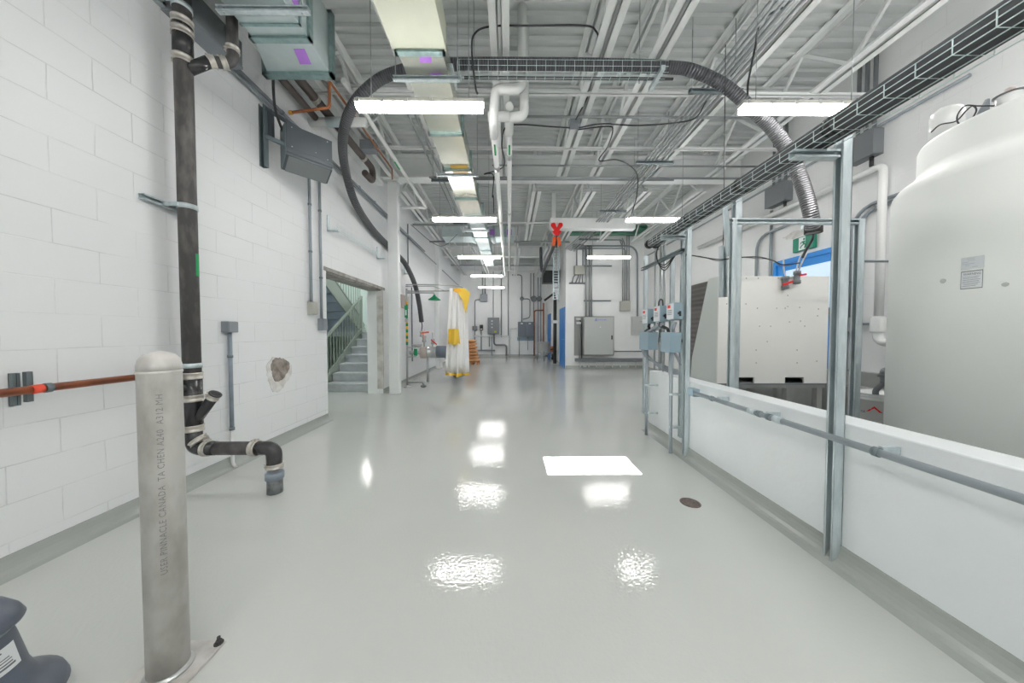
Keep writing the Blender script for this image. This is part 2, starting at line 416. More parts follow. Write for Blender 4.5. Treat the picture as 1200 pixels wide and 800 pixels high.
cove('baseboard_right', (XR, 4.6, 0), (XR, 10.95, 0), (-1,0,0))
# metal deck: ribs run across the hall. One roof hatch, above and behind the camera
HX0, HX1, HY0, HY1 = .02, .92, 1.2, 1.62
w = MB(); P = .152; y = YB; k = 0
def strip(x0, x1, ya, yb):
    yy = ya; prof = []
    while yy < yb-1e-6:
        for dy, z in ((0, .0), (.045, 0), (.062, .038), (.135, .038)):
            if yy+dy < yb: prof.append((yy+dy, ZC+z))
        yy += P
    prof.append((yb, ZC))
    o = len(w.v)
    for (py_, pz) in prof: w.v += [Vector((x0, py_, pz)), Vector((x1, py_, pz))]
    for i in range(len(prof)-1): w.face((o+2*i, o+2*i+1, o+2*i+3, o+2*i+2))
strip(-5.5, XR+.2, YB, HY0-.0); strip(-5.5, HX0, HY0, HY1); strip(HX1, XR+.2, HY0, HY1); strip(-5.5, XR+.2, HY1, YF)
struct(w.build('ceiling', 'deck'))
w = MB(); z0, z1 = ZC+.045, ZC+.1
w.box(-5.7, XR+.4, YB-.3, HY0, z0, z1); w.box(-5.7, XR+.4, HY1, YF+.3, z0, z1); w.box(-5.7, HX0, HY0, HY1, z0, z1); w.box(HX1, XR+.4, HY0, HY1, z0, z1)
struct(w.build('ceiling_roof_slab', 'deck'))
# stairwell shell
w = MB(); w.box(-5.5, -5.35, 4.0, 10.0, 0, ZC); w.box(-5.5, XL-.3, 10.0, 10.15, 0, ZC); w.box(-5.5, XL-.3, 3.85, 4.0, 0, ZC)
struct(w.build('wall_stairwell', 'mint'))

# ------------------------------------------------------------- roof steel
def beam(name_label, x0, x1, yc, zb, zt, fl=.25, m='steelpaint', grp=None, name='steel_beam'):
    mb = MB(); mb.box(x0, x1, yc-fl/2, yc+fl/2, zb, zb+.016); mb.box(x0, x1, yc-fl/2, yc+fl/2, zt-.016, zt)
    mb.box(x0, x1, yc-.006, yc+.006, zb+.01, zt-.01)
    return tag(mb.build(name, m), name_label, 'beam', grp, 'structure')
beam('deep white steel girder crossing the hall on top of the white column', XL, XR, 6.42, 4.33, 4.78)
beam('white steel girder across the back bay before the far wall', XL, 1.97, 12.6, 4.28, 4.7)
beam('slim white steel beam just in front of the far wall', XL, 1.97, 15.6, 4.34, 4.6, .16)
b_ = MB(); b_.box(2.0, XR, 10.62, 10.88, 4.6, 4.63); b_.box(2.0, XR, 10.74, 10.76, 4.62, 4.86); b_.box(2.0, XR, 10.62, 10.88, 4.85, 4.88)
tag(b_.build('green_steel_beam', 'green_beam'), 'green primed steel beam above the inner wall with the big cabinet', 'beam', kind='structure')
def joist(x, y0, y1, label, ends=0.25):
    t = thing('roof_joist', label, 'joist', (x, (y0+y1)/2, 4.25), 'white open web roof joists')
    mb = MB()
    for s in (-1, 1):
        a = s*.018; b2 = s*.1
        mb.box(x+min(a, b2), x+max(a, b2), y0+ends, y1-ends, 4.25, 4.259); mb.box(x+min(a, a+s*.008), x+max(a, a+s*.008), y0+ends, y1-ends, 4.25, 4.34)
    mb.build('bottom_chord', 'steelpaint', t)
    mb = MB()
    for s in (-1, 1):
        a = s*.018; b2 = s*.085
        mb.box(x+min(a, b2), x+max(a, b2), y0, y1, 4.938, 4.948); mb.box(x+min(a, a+s*.008), x+max(a, a+s*.008), y0, y1, 4.88, 4.945)
    mb.build('top_chord', 'steelpaint', t)
    mb = MB(); y = y0+ends+.1; up = False; n = max(2, round((y1-y0-2*ends-.2)/.62)); st = (y1-y0-2*ends-.2)/n
    for i in range(n):
        za, zb = (4.29, 4.91) if i % 2 == 0 else (4.91, 4.29)
        mb.bar((x, y+i*st, za), (x, y+(i+1)*st, zb), .034)
    mb.build('web', 'steelpaint', t)
    return t
names1 = {-2.22:'beside the left wall', -1.15:'above the long galvanised duct', -.1:'above the white insulated pipes', 1.0:'just right of the ceiling centre', 1.62:'second right of the ceiling centre', 2.72:'above the conduit bank', 3.87:'nearest the right wall'}
for x, wh in names1.items(): joist(x, YB, 6.36, 'white open web roof joist of the near bay '+wh)
names2 = {-2.3:'nearest the left wall', -1.15:'above the galvanised duct', .58:'right of the two insulated pipes', 1.75:'above the box beam with the hoist', 2.95:'right of the red hoist', 4.1:'nearest the right wall'}
for x, wh in names2.items(): joist(x, 6.48, 10.7, 'white open web roof joist of the middle bay '+wh)
names3 = {-2.3:'nearest the left wall', -1.1:'left of centre', .3:'in the centre', 1.4:'nearest the inner room'}
for x, wh in names3.items(): joist(x, 10.9, YF, 'white open web roof joist of the far bay '+wh)
# bridging angles tying the joists
for yy, zz, lb in ((3.98, 4.26, 'low bridging angle of the near bay crossing under the joists at the first lights'), (2.1, 4.26, 'low bridging angle above the large duct end'), (5.15, 4.26, 'low bridging angle just before the deep girder'), (8.6, 4.26, 'low bridging angle of the middle bay')):
    mb = MB(); mb.box(XL, XR, yy, yy+.04, zz-.03, zz-.025); mb.box(XL, XR, yy, yy+.005, zz-.03, zz+.01)
    tag(mb.build('bridging_angle', 'steelpaint'), lb, 'steel angle', 'bridging angles between roof joists', 'structure')
for yy, lb in ((4.7, 'upper bridging angle close under the deck of the near bay'), (7.4, 'upper bridging angle close under the deck of the middle bay')):
    mb = MB(); mb.box(XL, XR, yy, yy+.04, 4.85, 4.855); mb.box(XL, XR, yy, yy+.005, 4.85, 4.89)
    tag(mb.build('bridging_angle', 'steelpaint'), lb, 'steel angle', 'bridging angles between roof joists', 'structure')
# column
t = thing('steel_column', 'white square steel column standing beside the stair opening', 'column', (-2.325, 6.49, 0))
MB().box(-2.45, -2.245, 6.37, 6.5, 0, 4.3).build('shaft', 'paint', t, .01)
MB().box(-2.5, -2.2, 6.32, 6.55, 4.3, 4.33).build('cap_plate', 'steelpaint', t)

# ----------------------------------------------------------------- lights
def light(xc, yc, label, cable=None):
    z = 3.37; t = thing('linear_light', label, 'light', (xc, yc, z), 'linear ceiling lights')
    L_ = 1.22; x0, x1 = xc-L_/2, xc+L_/2
    # diffusing lens: trapezoid section
    mb = MB()
    def sec(x): return [Vector((x, yc+a, z+b)) for a, b in ((-.036, .052), (-.054, .026), (-.04, 0), (.04, 0), (.054, .026), (.036, .052))]
    mb.prism(sec(x0+.015), (L_-.03, 0, 0)); mb.build('diffuser', 'lens', t)
    mb = MB(); mb.box(x0, x1, yc-.045, yc+.045, z+.054, z+.09); mb.build('housing', 'lightbox', t, .004)
    if yc > YB and yc < 7:
        for i in range(6):
            xx = x0+.04+(L_-.08)*i/5
            MB().box(xx-.012, xx+.012, yc-.056, yc-.046, z+.042, z+.085).build('clip', 'steel', t)
    for s in (.12, .88):
        MB().tube([(x0+L_*s, yc, z+.09), (x0+L_*s, yc, 4.95)], .004, 5).build('hanger_chain', 'chain', t)
    return t
rows = ['behind the camera', 'above the camera', 'nearest in view', 'second from the camera', 'third from the camera', 'fourth from the camera', 'farthest before the back wall']
for i in range(7):
    light(-.85, -2.85+2.95*i, 'bright linear light on chains in the left row, '+rows[i])
for i in range(5):
    light(2.83, -2.85+2.95*i, 'bright linear light on chains in the right row, '+rows[i])
light(1.0, .05, 'added unseen fill light on chains in the middle above the camera')  # added out of frame to even the lighting, not one of the hall's rows
light(1.0, -1.4, 'added unseen fill light on chains in the middle behind the camera')  # second added fill light, out of frame
light(4.02, 1.95, 'added unseen fill light on chains above the tank beside the right wall')  # added beyond the frame edge to brighten the white box and tank bay
# stair lamp on the stairwell wall
t = thing('stair_lamp', 'bright wall lamp high in the stairwell', 'light', (-4.2, 9.98, 3.1))
MB().box(-4.6, -3.7, 9.93, 9.995, 3.05, 3.35).build('housing', 'lightbox', t, .006)
MB().box(-4.58, -3.72, 9.9, 9.93, 3.06, 3.34).build('diffuser', 'lens', t, .006)
t = thing('stair_lamp', 'added unseen fill lamp under the ceiling of the stairwell', 'light', (-3.4, 6.6, 4.7))  # extra lamp added to lift the dark stairs
MB().box(-3.85, -2.95, 6.4, 6.8, 4.75, 4.9).build('housing', 'lightbox', t, .006)
MB().box(-3.83, -2.97, 6.42, 6.78, 4.68, 4.75).build('diffuser', 'lens', t, .006)
# daylight through the roof hatch: the sun
sd = bpy.data.lights.new('sun', 'SUN'); sun = bpy.data.objects.new('sun', sd); COL.objects.link(sun)
sd.energy = 60; sd.angle = .004; sd.color = (1, .99, .97)
tgt = Vector((.79, 2.925, 0)); src = Vector(((HX0+HX1)/2, (HY0+HY1)/2, ZC+.05))
sun.rotation_euler = (src-tgt).to_track_quat('Z', 'Y').to_euler()
W = bpy.data.worlds.new('world'); S.world = W; W.use_nodes = True
sky = W.node_tree.nodes.new('ShaderNodeTexSky'); sky.sky_type = 'NISHITA'; sky.sun_disc = False
W.node_tree.links.new(sky.outputs[0], W.node_tree.nodes['Background'].inputs[0]); W.node_tree.nodes['Background'].inputs[1].default_value = .15

# ------------------------------------------------------------------ stairs
t = thing('staircase', 'grey steel switchback stair with barred railings behind the wall opening', 'stairs', (-4.0, 7.6, 0))
SX0, SX1, sy, run, rise = -3.92, -2.93, 6.66, .28, .183
for i in range(7):
    z = rise*(i+1); y = sy+run*i
    mb = MB(); mb.box(SX0, SX1, y-.03, y+run+.01, z-.045, z); mb.build('tread', 'stair', t, .008)
    mb = MB(); mb.box(SX0, SX1, y, y+.012, z-rise, z-.045); mb.build('riser', 'stair', t)
zl = rise*7
MB().box(-5.34, SX1, sy+run*7, 9.99, zl-.12, zl).build('landing', 'stair', t)
sl = rise/run
def slopebar(name, x, ya, za, yb, zb, w, h, m): return MB().bar((x, ya, za), (x, yb, zb), w, h).build(name, m, t)
slopebar('stringer', SX0-.02, sy-.1, .1, sy+run*7, zl, .03, .28, 'railpaint')
yA, yB_ = 6.5, 8.25
def zr(y): return 1.16+(y-6.66)*.645
slopebar('handrail', SX0+.04, yA, zr(yA), yB_, zr(yB_), .045, .045, 'railpaint')
slopebar('bottom_rail', SX0+.04, yA, zr(yA)-.8, yB_, zr(yB_)-.8, .03, .03, 'railpaint')
for i in range(15):
    y = yA+.08+i*.12
    MB().box(SX0+.032, SX0+.048, y-.008, y+.008, zr(y)-.8, zr(y)).build('baluster', 'railpaint', t)
MB().box(SX0+.015, SX0+.065, 8.22, 8.27, zl, zr(8.25)+.03).build('newel_post', 'railpaint', t)
MB().box(SX0+.015, SX0+.065, 6.48, 6.53, 0, zr(6.5)+.02).build('newel_post', 'railpaint', t)
# upper flight comes back towards the hall
UX = -4.02
def zu(y): return zl+.1+(8.55-y)*.645
for i in range(11):
    y = 8.5-run*i; z = zl+rise*(i+1)
    MB().box(-5.3, UX, y-run, y+.02, z-.045, z).build('tread', 'stairblue', t)
    MB().box(-5.3, UX, y-.004, y+.008, z-rise, z-.045).build('riser', 'stairblue', t)
slopebar('stringer', UX+.02, 8.6, zu(8.6)+.0, 5.2, zu(5.2)+.0, .03, .3, 'railpaint')
slopebar('handrail', UX+.02, 8.5, zu(8.5)+1.05, 5.2, zu(5.2)+1.05, .045, .045, 'railpaint')
slopebar('bottom_rail', UX+.02, 8.5, zu(8.5)+.24, 5.2, zu(5.2)+.24, .03, .03, 'railpaint')
for i in range(27):
    y = 8.45-i*.12
    MB().box(UX+.012, UX+.028, y-.008, y+.008, zu(y)+.24, zu(y)+1.05).build('baluster', 'railpaint', t)

# ------------------------------------------------------------------- doors
def flatdoor(name, label, y0, y1, h, X=1.97):
    t = thing(name, label, 'door', (X, (y0+y1)/2, 0)); t['kind'] = 'structure'
    mb = MB(); mb.box(X-.03, X, y0-.05, y0, 0, h+.05); mb.box(X-.03, X, y1, y1+.05, 0, h+.05); mb.box(X-.03, X, y0, y1, h, h+.05); mb.build('door_frame', 'blue', t)
    MB().box(X-.02, X, y0, y1, .01, h).build('door_leaf', 'blue', t)
    mb = MB(); mb.tube(fillet([(X-.02, y0+.09, 1.02), (X-.07, y0+.09, 1.02), (X-.07, y0+.2, 1.02)], .02), .01, 8); mb.build('door_handle', 'steel', t)
flatdoor('door_1', 'nearer of the two blue doors in the inner wall', 11.08, 12.1, 2.12)
flatdoor('door_2', 'farther of the two blue doors in the inner wall', 14.9, 15.9, 2.12)
t = thing('door_3', 'bright blue exit door with a window in the right wall under the exit sign', 'door', (XR, 4.9, 0)); t['kind'] = 'structure'
y0, y1, h = 4.42, 5.45, 2.42
mb = MB(); mb.box(XR-.05, XR, y0-.06, y0, 0, h+.07); mb.box(XR-.05, XR, y1, y1+.06, 0, h+.07); mb.box(XR-.05, XR, y0, y1, h, h+.07); mb.build('door_frame', 'blue2', t)
mb = MB(); mb.box(XR-.03, XR, y0, y1, 0, 1.62); mb.box(XR-.03, XR, y0, y0+.1, 1.62, 2.3); mb.box(XR-.03, XR, y1-.16, y1, 1.62, 2.3); mb.box(XR-.03, XR, y0, y1, 2.3, h); mb.build('door_leaf', 'blue2', t)
MB().box(XR-.02, XR-.005, y0+.1, y1-.16, 1.62, 2.3).build('door_glass', 'winglow', t)
mb = MB(); mb.bar((XR-.08, 4.5, 1.56), (XR-.08, 5.3, 1.56), .05, .09); mb.box(XR-.08, XR-.03, 4.5, 4.56, 1.52, 1.6); mb.box(XR-.08, XR-.03, 5.24, 5.3, 1.52, 1.6); mb.build('push_bar', 'jboxdk', t)
# light wooden header strip above that door
# exit sign
t = thing('exit_sign', 'green and white running figure exit sign above the blue door in the right wall', 'sign', (XR-.03, 4.95, 2.6))
ya, yb = 4.78, 5.14; za, zb = 2.56, 2.78
MB().box(XR-.05, XR-.004, ya, yb, za, zb).build('sign_panel', 'exit', t, .004)
MB().box(XR-.053, XR-.05, ya+.14, yb-.11, za+.012, zb-.012).build('doorway_pictogram', 'exitw', t)
def sg(u, v): return (XR-.0545, yb-u, za+v)
mb = MB()
for poly in ([(.17,.13),(.2,.15),(.215,.1),(.19,.085)], [(.19,.1),(.15,.075),(.13,.04),(.145,.035),(.165,.065),(.205,.088)], [(.2,.1),(.215,.07),(.2,.03),(.218,.03),(.235,.07),(.22,.105)], [(.18,.145),(.145,.13),(.14,.105),(.153,.105),(.157,.12),(.185,.132)], [(.2,.148),(.23,.125),(.25,.13),(.25,.117),(.228,.11),(.2,.13)]):
    mb.prism([sg(*p) for p in poly], (.002, 0, 0))
mb.prism([sg(.2+.018*math.cos(a), .172+.018*math.sin(a)) for a in [i*math.pi/5 for i in range(10)]], (.002,0,0))
mb.build('running_figure', 'exit', t)
# ======================================================== LEFT SIDE OF HALL
def clampring(c, r, axis, h, parent, name='clamp', lug=True):
    """stainless band with its worm screw"""
    c = Vector(c); a = Vector(axis).normalized(); mb = MB()
    mb.lathe([(r-.004, -h/2), (r+.003, -h/2), (r+.003, -h*.3), (r, -h*.26), (r, h*.26), (r+.003, h*.3), (r+.003, h/2), (r-.004, h/2)], c, 28, True, a)
    if lug:
        s = a.cross(Vector((0, 1, 0)) if abs(a.y) < .8 else Vector((1,0,0))).normalized()
        for k in (-.3, .3): mb.cyl(c+s*(r+.006)+a*h*k-Vector((0,.02,0)), c+s*(r+.006)+a*h*k+Vector((0,.02,0)), .006, 8)
    return mb.build(name, 'clamp', parent)
def strut_mb(p, q, w=.041, open_dir=(0,-1,0), mb=None):
    """slotted channel from p to q; the open side looks along open_dir"""
    mb = mb or MB(); p, q = Vector(p), Vector(q); d = (q-p).normalized(); n = Vector(open_dir).normalized(); s = d.cross(n).normalized(); L_ = (q-p).length; c = (p+q)/2
    mb.obox(c-n*(w/2-.0015), d, s, n, L_, w, .003)
    for k in (-1, 1):
        mb.obox(c+s*k*(w/2-.0015), d, s, n, L_, .003, w)
        mb.obox(c+s*k*(w/2-.006)+n*(w/2-.0015), d, s, n, L_, .010, .003)
    return mb

# bollard
BX, BY, BR = -1.255, 1.13, .0825
BR = .057
t = thing('bollard', 'stout grey stainless steel bollard with faint stencilled writing, bolted to the floor', 'bollard', (BX, BY, 0))
mb = MB(); mb.lathe([(BR, .012), (BR, 1.105), (BR+.002, 1.108), (BR+.002, 1.114), (BR, 1.117)], (BX, BY, 0), 48); mb.build('post', 'bollard', t)
mb = MB(); mb.lathe([(BR, 1.117), (BR, 1.135), (BR-.004, 1.155), (BR-.016, 1.172), (BR-.04, 1.183), (.001, 1.187)], (BX, BY, 0), 48); mb.build('domed_cap', 'bollard', t)
mb = MB(); mb.box(BX-.11, BX+.11, BY-.11, BY+.11, 0, .013); mb.build('base_plate', 'bollard', t, .003)
mb = MB(); mb.lathe([(BR+.012, .013), (BR+.009, .018), (BR, .026), (BR-.002, .026), (BR-.002, .013)], (BX, BY, 0), 40); mb.build('weld_bead', 'steel', t)
for sx in (-1, 1):
    for sy in (-1, 1):
        c = (BX+sx*.095, BY+sy*.095, 0); mb = MB(); mb.lathe([(.016, .013), (.016, .016)], c, 16); mb.lathe([(.011, .016), (.011, .026)], c, 6, False); mb.lathe([(.006, .02), (.006, .04)], c, 10); mb.build('anchor_bolt', 'darkhole', t)
a0 = math.atan2(-BY, -BX)+.02   # faces the camera
def onb(u, v):   # u runs up the post, v goes round
    an = a0+.06-v/BR
    return (BX+(BR+.0006)*math.cos(an+.0), BY+(BR+.0006)*math.sin(an), .40+u)
text_mesh('USER PINNACLE CANADA  TA CHEN A240  A312 MH', .0245, lambda x, y: onb(x, y), spacing=1.12).build('stencil_lettering', 'ink', t)

# dark canister in the corner of the frame
CX, CY = -1.665, .93
t = thing('canister', 'navy blue plastic canister with flared body and white label beside the bollard', 'canister', (CX, CY, 0))
mb = MB(); mb.lathe([(.15, 0), (.18, .03), (.195, .06), (.187, .085), (.16, .105), (.135, .125), (.118, .17), (.1, .27), (.09, .315)], (CX, CY, 0), 40); mb.build('body', 'navy', t)
mb = MB(); mb.lathe([(.092, .305), (.094, .325), (.088, .335)], (CX, CY, 0), 40); mb.build('seal_ring', 'greypvc', t)
mb = MB(); mb.lathe([(.09, .325), (.113, .328), (.116, .336), (.106, .36), (.08, .395), (.05, .41), (.001, .413)], (CX, CY, 0), 40); mb.build('lid', 'navy', t)
def onc(u, v, off=.0015):
    an = math.atan2(-CY, -CX)+.42+u/.11; z = .195+v; r = .1182-(z-.17)*.18+off
    return (CX+r*math.cos(an), CY+r*math.sin(an), z)
mb = MB(); n = 10; o = 0
for i in range(n+1):
    u = -.09+.16*i/n; mb.v += [Vector(onc(u, .005)), Vector(onc(u, .08))]
for i in range(n): mb.face((2*i, 2*i+2, 2*i+3, 2*i+1), True)
lb = mb.build('label', 'label', t)
mb = MB()
for k, (u0, u1, vv, hh) in enumerate(((-.075,.03,.066,.005), (-.06,.0,.053,.004), (-.06,.045,.046,.003), (-.06,.05,.038,.003), (-.02,.05,.028,.004), (.0,.055,.018,.006))):
    m_ = 8; o = len(mb.v)
    for i in range(m_+1):
        u = u0+(u1-u0)*i/m_; mb.v += [Vector(onc(u, vv, .0025)), Vector(onc(u, vv+hh, .0025))]
    for i in range(m_): mb.face((o+2*i, o+2*i+2, o+2*i+3, o+2*i+1))
mb.build('label_print', 'labeltx', t)

# big black drain stack
PX, PY, PR = -2.462, 2.44, .055
t = thing('drain_stack', 'large black drain pipe stack up the left wall with stainless clamps and a floor elbow', 'pipe', (PX, PY, 0))
def zs(py): return U(221, py, Y=PY).z
MB().cyl((PX, PY, zs(500)), (PX, PY, 4.95), PR, 28).build('riser_pipe', 'stackblk', t)
mb = MB(); mb.cyl((PX, PY, zs(498)), (PX, PY, zs(441)), PR+.004, 28)
br0 = Vector((PX+.0, PY, zs(497))); br1 = U(252, 462, Y=PY)
mb.tube([br0, br1], .036, 20); mb.build('lower_wye', 'abs', t)
mb = MB(); mb.cyl((PX, PY, zs(71)), (PX, PY, zs(27)), PR+.004, 28)
b0 = Vector((PX, PY, zs(84))); b1 = Vector((PX+.14, PY+.06, zs(64))); b2 = Vector((-2.21, 2.58, b1.z+.05)); b3 = Vector((-2.21, 2.58, 4.2))
mb.tube([b0, b1], .04, 20); mb.build('upper_wye', 'abs', t)
mb = MB(); mb.tube(fillet([b1, b2, b3], .09, 8), .038, 20); mb.build('branch_pipe', 'stackblk', t)
for f in (.12, .62):
    clampring(b1.lerp(b2, f), .043, b2-b1, .04, t)
clampring((b2.x, b2.y, b2.z+.11), .043, (0,0,1), .04, t)
for y_ in (27, 39, 71, 440, 466, 501): clampring((PX, PY, zs(y_)), PR+.007, (0,0,1), .05, t)
dirb = (br1-br0).normalized(); clampring(br1-dirb*.02, .04, dirb, .035, t)
MB().lathe([(.034, 0), (.043, 0), (.043, .008), (.03, .008), (.028, -.01)], br1, 24, True, dirb, False).build('cleanout_rim', 'abs', t)
MB().cyl(br1-dirb*.012, br1-dirb*.004, .034, 20).build('cleanout_plug', 'darkhole', t)
HZ = U(270, 525, Y=PY).z; EX = U(322, 560, Y=PY).x
p1 = Vector((PX, PY, HZ)); 
mb = MB(); mb.tube(fillet([(PX, PY, zs(505)+.02), (PX, PY, HZ), (PX+.17, PY, HZ)], .16, 10), PR-.002, 24); mb.build('lower_elbow', 'abs', t)
MB().cyl((PX+.15, PY, HZ), (EX-.1, PY, HZ), PR-.004, 24).build('horizontal_pipe', 'stackblk', t)
mb = MB(); mb.tube(fillet([(EX-.13, PY, HZ), (EX, PY, HZ), (EX, PY, HZ-.14)], .12, 10), PR-.002, 24); mb.build('outlet_elbow', 'abs', t)
q = U(233, 517, Y=PY); clampring(q, PR+.004, (1, 0, -1), .035, t)
q2 = U(243, 524, Y=PY); clampring((q2.x, PY, HZ), PR+.003, (1,0,.0), .035, t)
q3 = U(299, 525, Y=PY); clampring((q3.x, PY, HZ), PR+.003, (1,0,0), .045, t)
zc = U(322, 545, Y=PY).z; clampring((EX, PY, zc), PR+.003, (0,0,1), .035, t)
zd = U(322, 556, Y=PY).z
MB().lathe([(PR, -.03), (PR+.008, -.028), (PR+.008, .02), (PR, .024)], (EX, PY, zd), 28).build('coupling', 'greypvc', t)
MB().cyl((EX, PY, 0), (EX, PY, zd), PR-.002, 28).build('floor_stub', 'greypipe', t)
# green sticker wraps the riser
mb = MB(); za, zb = zs(323), zs(297)
for i in range(7):
    an = math.atan2(-PY, -PX)+.72+i*.16; mb.v += [Vector((PX+(PR+.001)*math.cos(an), PY+(PR+.001)*math.sin(an), z)) for z in (za, zb)]
for i in range(6): mb.face((2*i, 2*i+2, 2*i+3, 2*i+1), True)
mb.build('pipe_marker', 'greenst', t)
for k, (py_, lb) in enumerate(((243, 'galvanised strap and channel holding the drain stack at mid height'), (9, 'galvanised strap and channel holding the drain stack near the ceiling'), (428, 'galvanised strap and channel holding the drain stack above its lower wye'))):
    z = zs(py_); tt = thing('pipe_bracket', lb, 'bracket', (PX, PY, z), 'straps on the drain stack')
    strut_mb((XL+.021, PY-.2, z), (XL+.021, PY+.14, z), .041, (1,0,0)).build('channel', 'galv', tt)
    mb = MB(); mb.lathe([(PR, -.018), (PR+.005, -.018), (PR+.005, .018), (PR, .018)], (PX, PY, z), 28); mb.box(XL+.02, PX, PY-PR-.02, PY-PR-.006, z-.014, z+.014); mb.box(XL+.02, PX, PY+PR+.006, PY+PR+.02, z-.014, z+.014); mb.build('strap', 'galv', tt)
# copper pipe with its channel bracket
cz = .955; cx = -2.49
t = thing('copper_pipe', 'copper pipe running level along the left wall behind the bollard', 'pipe', (cx, 0, cz))
MB().cyl((cx, YB+.02, cz), (cx, 2.26, cz), .021, 18).build('pipe_run', 'copper', t)
MB().tube(fillet([(cx, 2.22, cz), (cx, 2.31, cz), (cx, 2.34, cz-.1), (PX, PY-.02, cz-.14)], .06), .03, 16).build('elbow_into_stack', 'abs', t)
MB().cyl((cx, 1.64, cz), (cx, 1.68, cz), .0232, 18).build('marker_band', 'redmark', t)
yb_ = 1.655
t = thing('pipe_bracket', 'short grey channel bracket holding the copper pipe to the block wall', 'bracket', (XL, yb_, cz))
mb = strut_mb((XL+.0125, yb_-.005, cz-.085), (XL+.0125, yb_-.005, cz+.085), .025, (1,0,0)); strut_mb((XL+.045, yb_+.02, cz-.07), (XL+.045, yb_+.02, cz+.09), .022, (0,-1,0), mb); mb.build('channel', 'strutdk', t)
mb = MB(); mb.lathe([(.0215, -.012), (.0255, -.012), (.0255, .012), (.0215, .012)], (cx, yb_+.045, cz), 18, True, (0,1,0)); mb.build('pipe_clip', 'strutdk', t)

# conduits with boxes on the left wall
def conduit(name, pts, r, label, m='conduit', bend=.1, group=None, clips=(), seg=10):
    P_ = fillet(pts, bend, 6); c = P_[0]
    t = thing(name, label, 'conduit', c, group); MB().tube(P_, r, seg).build('tube', m, t)
    for p in clips:
        MB().lathe([(r, -.012), (r+.005, -.012), (r+.005, .012), (r, .012)], p[0], 12, True, p[1]).build('clip', 'strutdk', t)
    return t
def jbox(name, c, s, label, m='jbox', group=None, lid=None):
    """small wall box with a cover plate; lid = the axis the cover faces"""
    c = Vector(c); t = thing(name, label, 'electrical box', c, group)
    MB().box(c.x-s[0]/2, c.x+s[0]/2, c.y-s[1]/2, c.y+s[1]/2, c.z-s[2]/2, c.z+s[2]/2).build('box_body', m, t, .004)
    if lid:
        d = Vector(lid); mb = MB(); e = [s[i]*.5 if abs(d[i]) > .5 else s[i]*.47 for i in range(3)]
        cc = c+Vector([d[i]*(s[i]/2+.003) for i in range(3)]); h = [.003 if abs(d[i]) > .5 else s[i]*.46 for i in range(3)]
        mb.box(cc.x-h[0], cc.x+h[0], cc.y-h[1], cc.y+h[1], cc.z-h[2], cc.z+h[2]); mb.build('cover', m, t, .002)
    return t
xw = XL+.035
b_ = U(269, 383, X=xw)
jbox('outlet_box', (xw, b_.y, b_.z), (.07, .1, .1), 'small grey outlet box on the conduit beside the drain stack', lid=(1,0,0))
e_ = U(269, 507, X=xw+.0)
t = conduit('wall_conduit', [(xw, b_.y, b_.z-.05), (xw, b_.y, e_.z+.02)], .0165, 'grey plastic conduit dropping from the outlet box beside the drain stack', 'greypvc', clips=[((xw, b_.y, b_.z-.27), (0,0,1)), ((xw, b_.y, e_.z+.03), (0,0,1))])
MB().tube(fillet([(xw, b_.y, e_.z+.02), (xw, b_.y, .04), (xw+.03, b_.y, .0)], .02), .014, 10).build('white_end', 'white_pvc', t)
for (px_, py0, bw, boxy, lb) in ((365, 205, .1, 361, 'left'), (377, 210, .11, 380, 'right')):
    q = U(px_, boxy, X=xw); top = 3.62
    conduit('wall_conduit', [(xw, q.y, top), (xw, q.y, q.z+.06)], .017, lb+' one of the two upright conduits between the heater and the stair opening', 'conduit', group='upright conduits by the stair opening', clips=[((xw, q.y, 2.0+.3*(lb == 'left')), (0,0,1)), ((xw, q.y, 2.9), (0,0,1))])
    jbox('outlet_box', (xw, q.y+.02, q.z), (.07, .11, .16), 'grey outlet box ending the '+lb+' of the two conduits near the stair opening', 'lightbox' if lb == 'left' else 'jbox', lid=(1,0,0))
# patch of bare mortar
def blob(name, py0, pz0, ry, rz, m, parent, x, n=40, jag=.18):
    mb = MB(); pts = []
    for k in range(n):
        a = 2*math.pi*k/n; r = 1+random.uniform(-jag, jag)+.12*math.sin(3*a+1); pts.append(Vector((x, py0+ry*r*math.cos(a), pz0+rz*r*math.sin(a))))
    mb.prism(pts, (.003, 0, 0)); return mb.build(name, m, parent)
q = U(327, 433, X=XL)
t = thing('mortar_patch', 'rough brown patch of bare mortar on the white left wall', 'wall patch', q)
blob('smear', q.y, q.z-.04, .19, .19, 'stainedge', t, XL+.0005, jag=.07); blob('core', q.y+.01, q.z+.01, .14, .13, 'stain', t, XL+.003, jag=.06)
# black scuffs are in the paint; grey trough high on the wall with two conduits running on
z0, z1 = 3.66, 3.9
t = thing('wall_trough', 'long grey sheet metal wiring trough high on the left wall behind the drain stack', 'wiring trough', (XL, 2.5, z0))
MB().box(XL, XL+.16, 2.42, 2.95, z0, z1).build('trough_body', 'heaterlt', t, .004)
mb = MB(); mb.box(XL, XL+.162, 2.42, 2.952, z0-.002, z0+.003); mb.box(XL+.158, XL+.163, 2.42, 2.95, z0, z0+.02); mb.build('cover_lip', 'jbox', t)
conduit('wall_conduit', [(XL+.05, 2.95, 3.72), (XL+.05, 9.5, 3.70)], .02, 'upper of the two conduits running level along the left wall from the trough', 'jbox', clips=[((XL+.05, 3.0+.6*k, 3.72), (0,1,0)) for k in range(6)], group='level conduits on the left wall')
conduit('wall_conduit', [(XL+.05, 2.95, 3.67), (XL+.05, 16.0, 3.62)], .014, 'lower thinner conduit running level along the left wall from the trough', 'jbox', group='level conduits on the left wall')
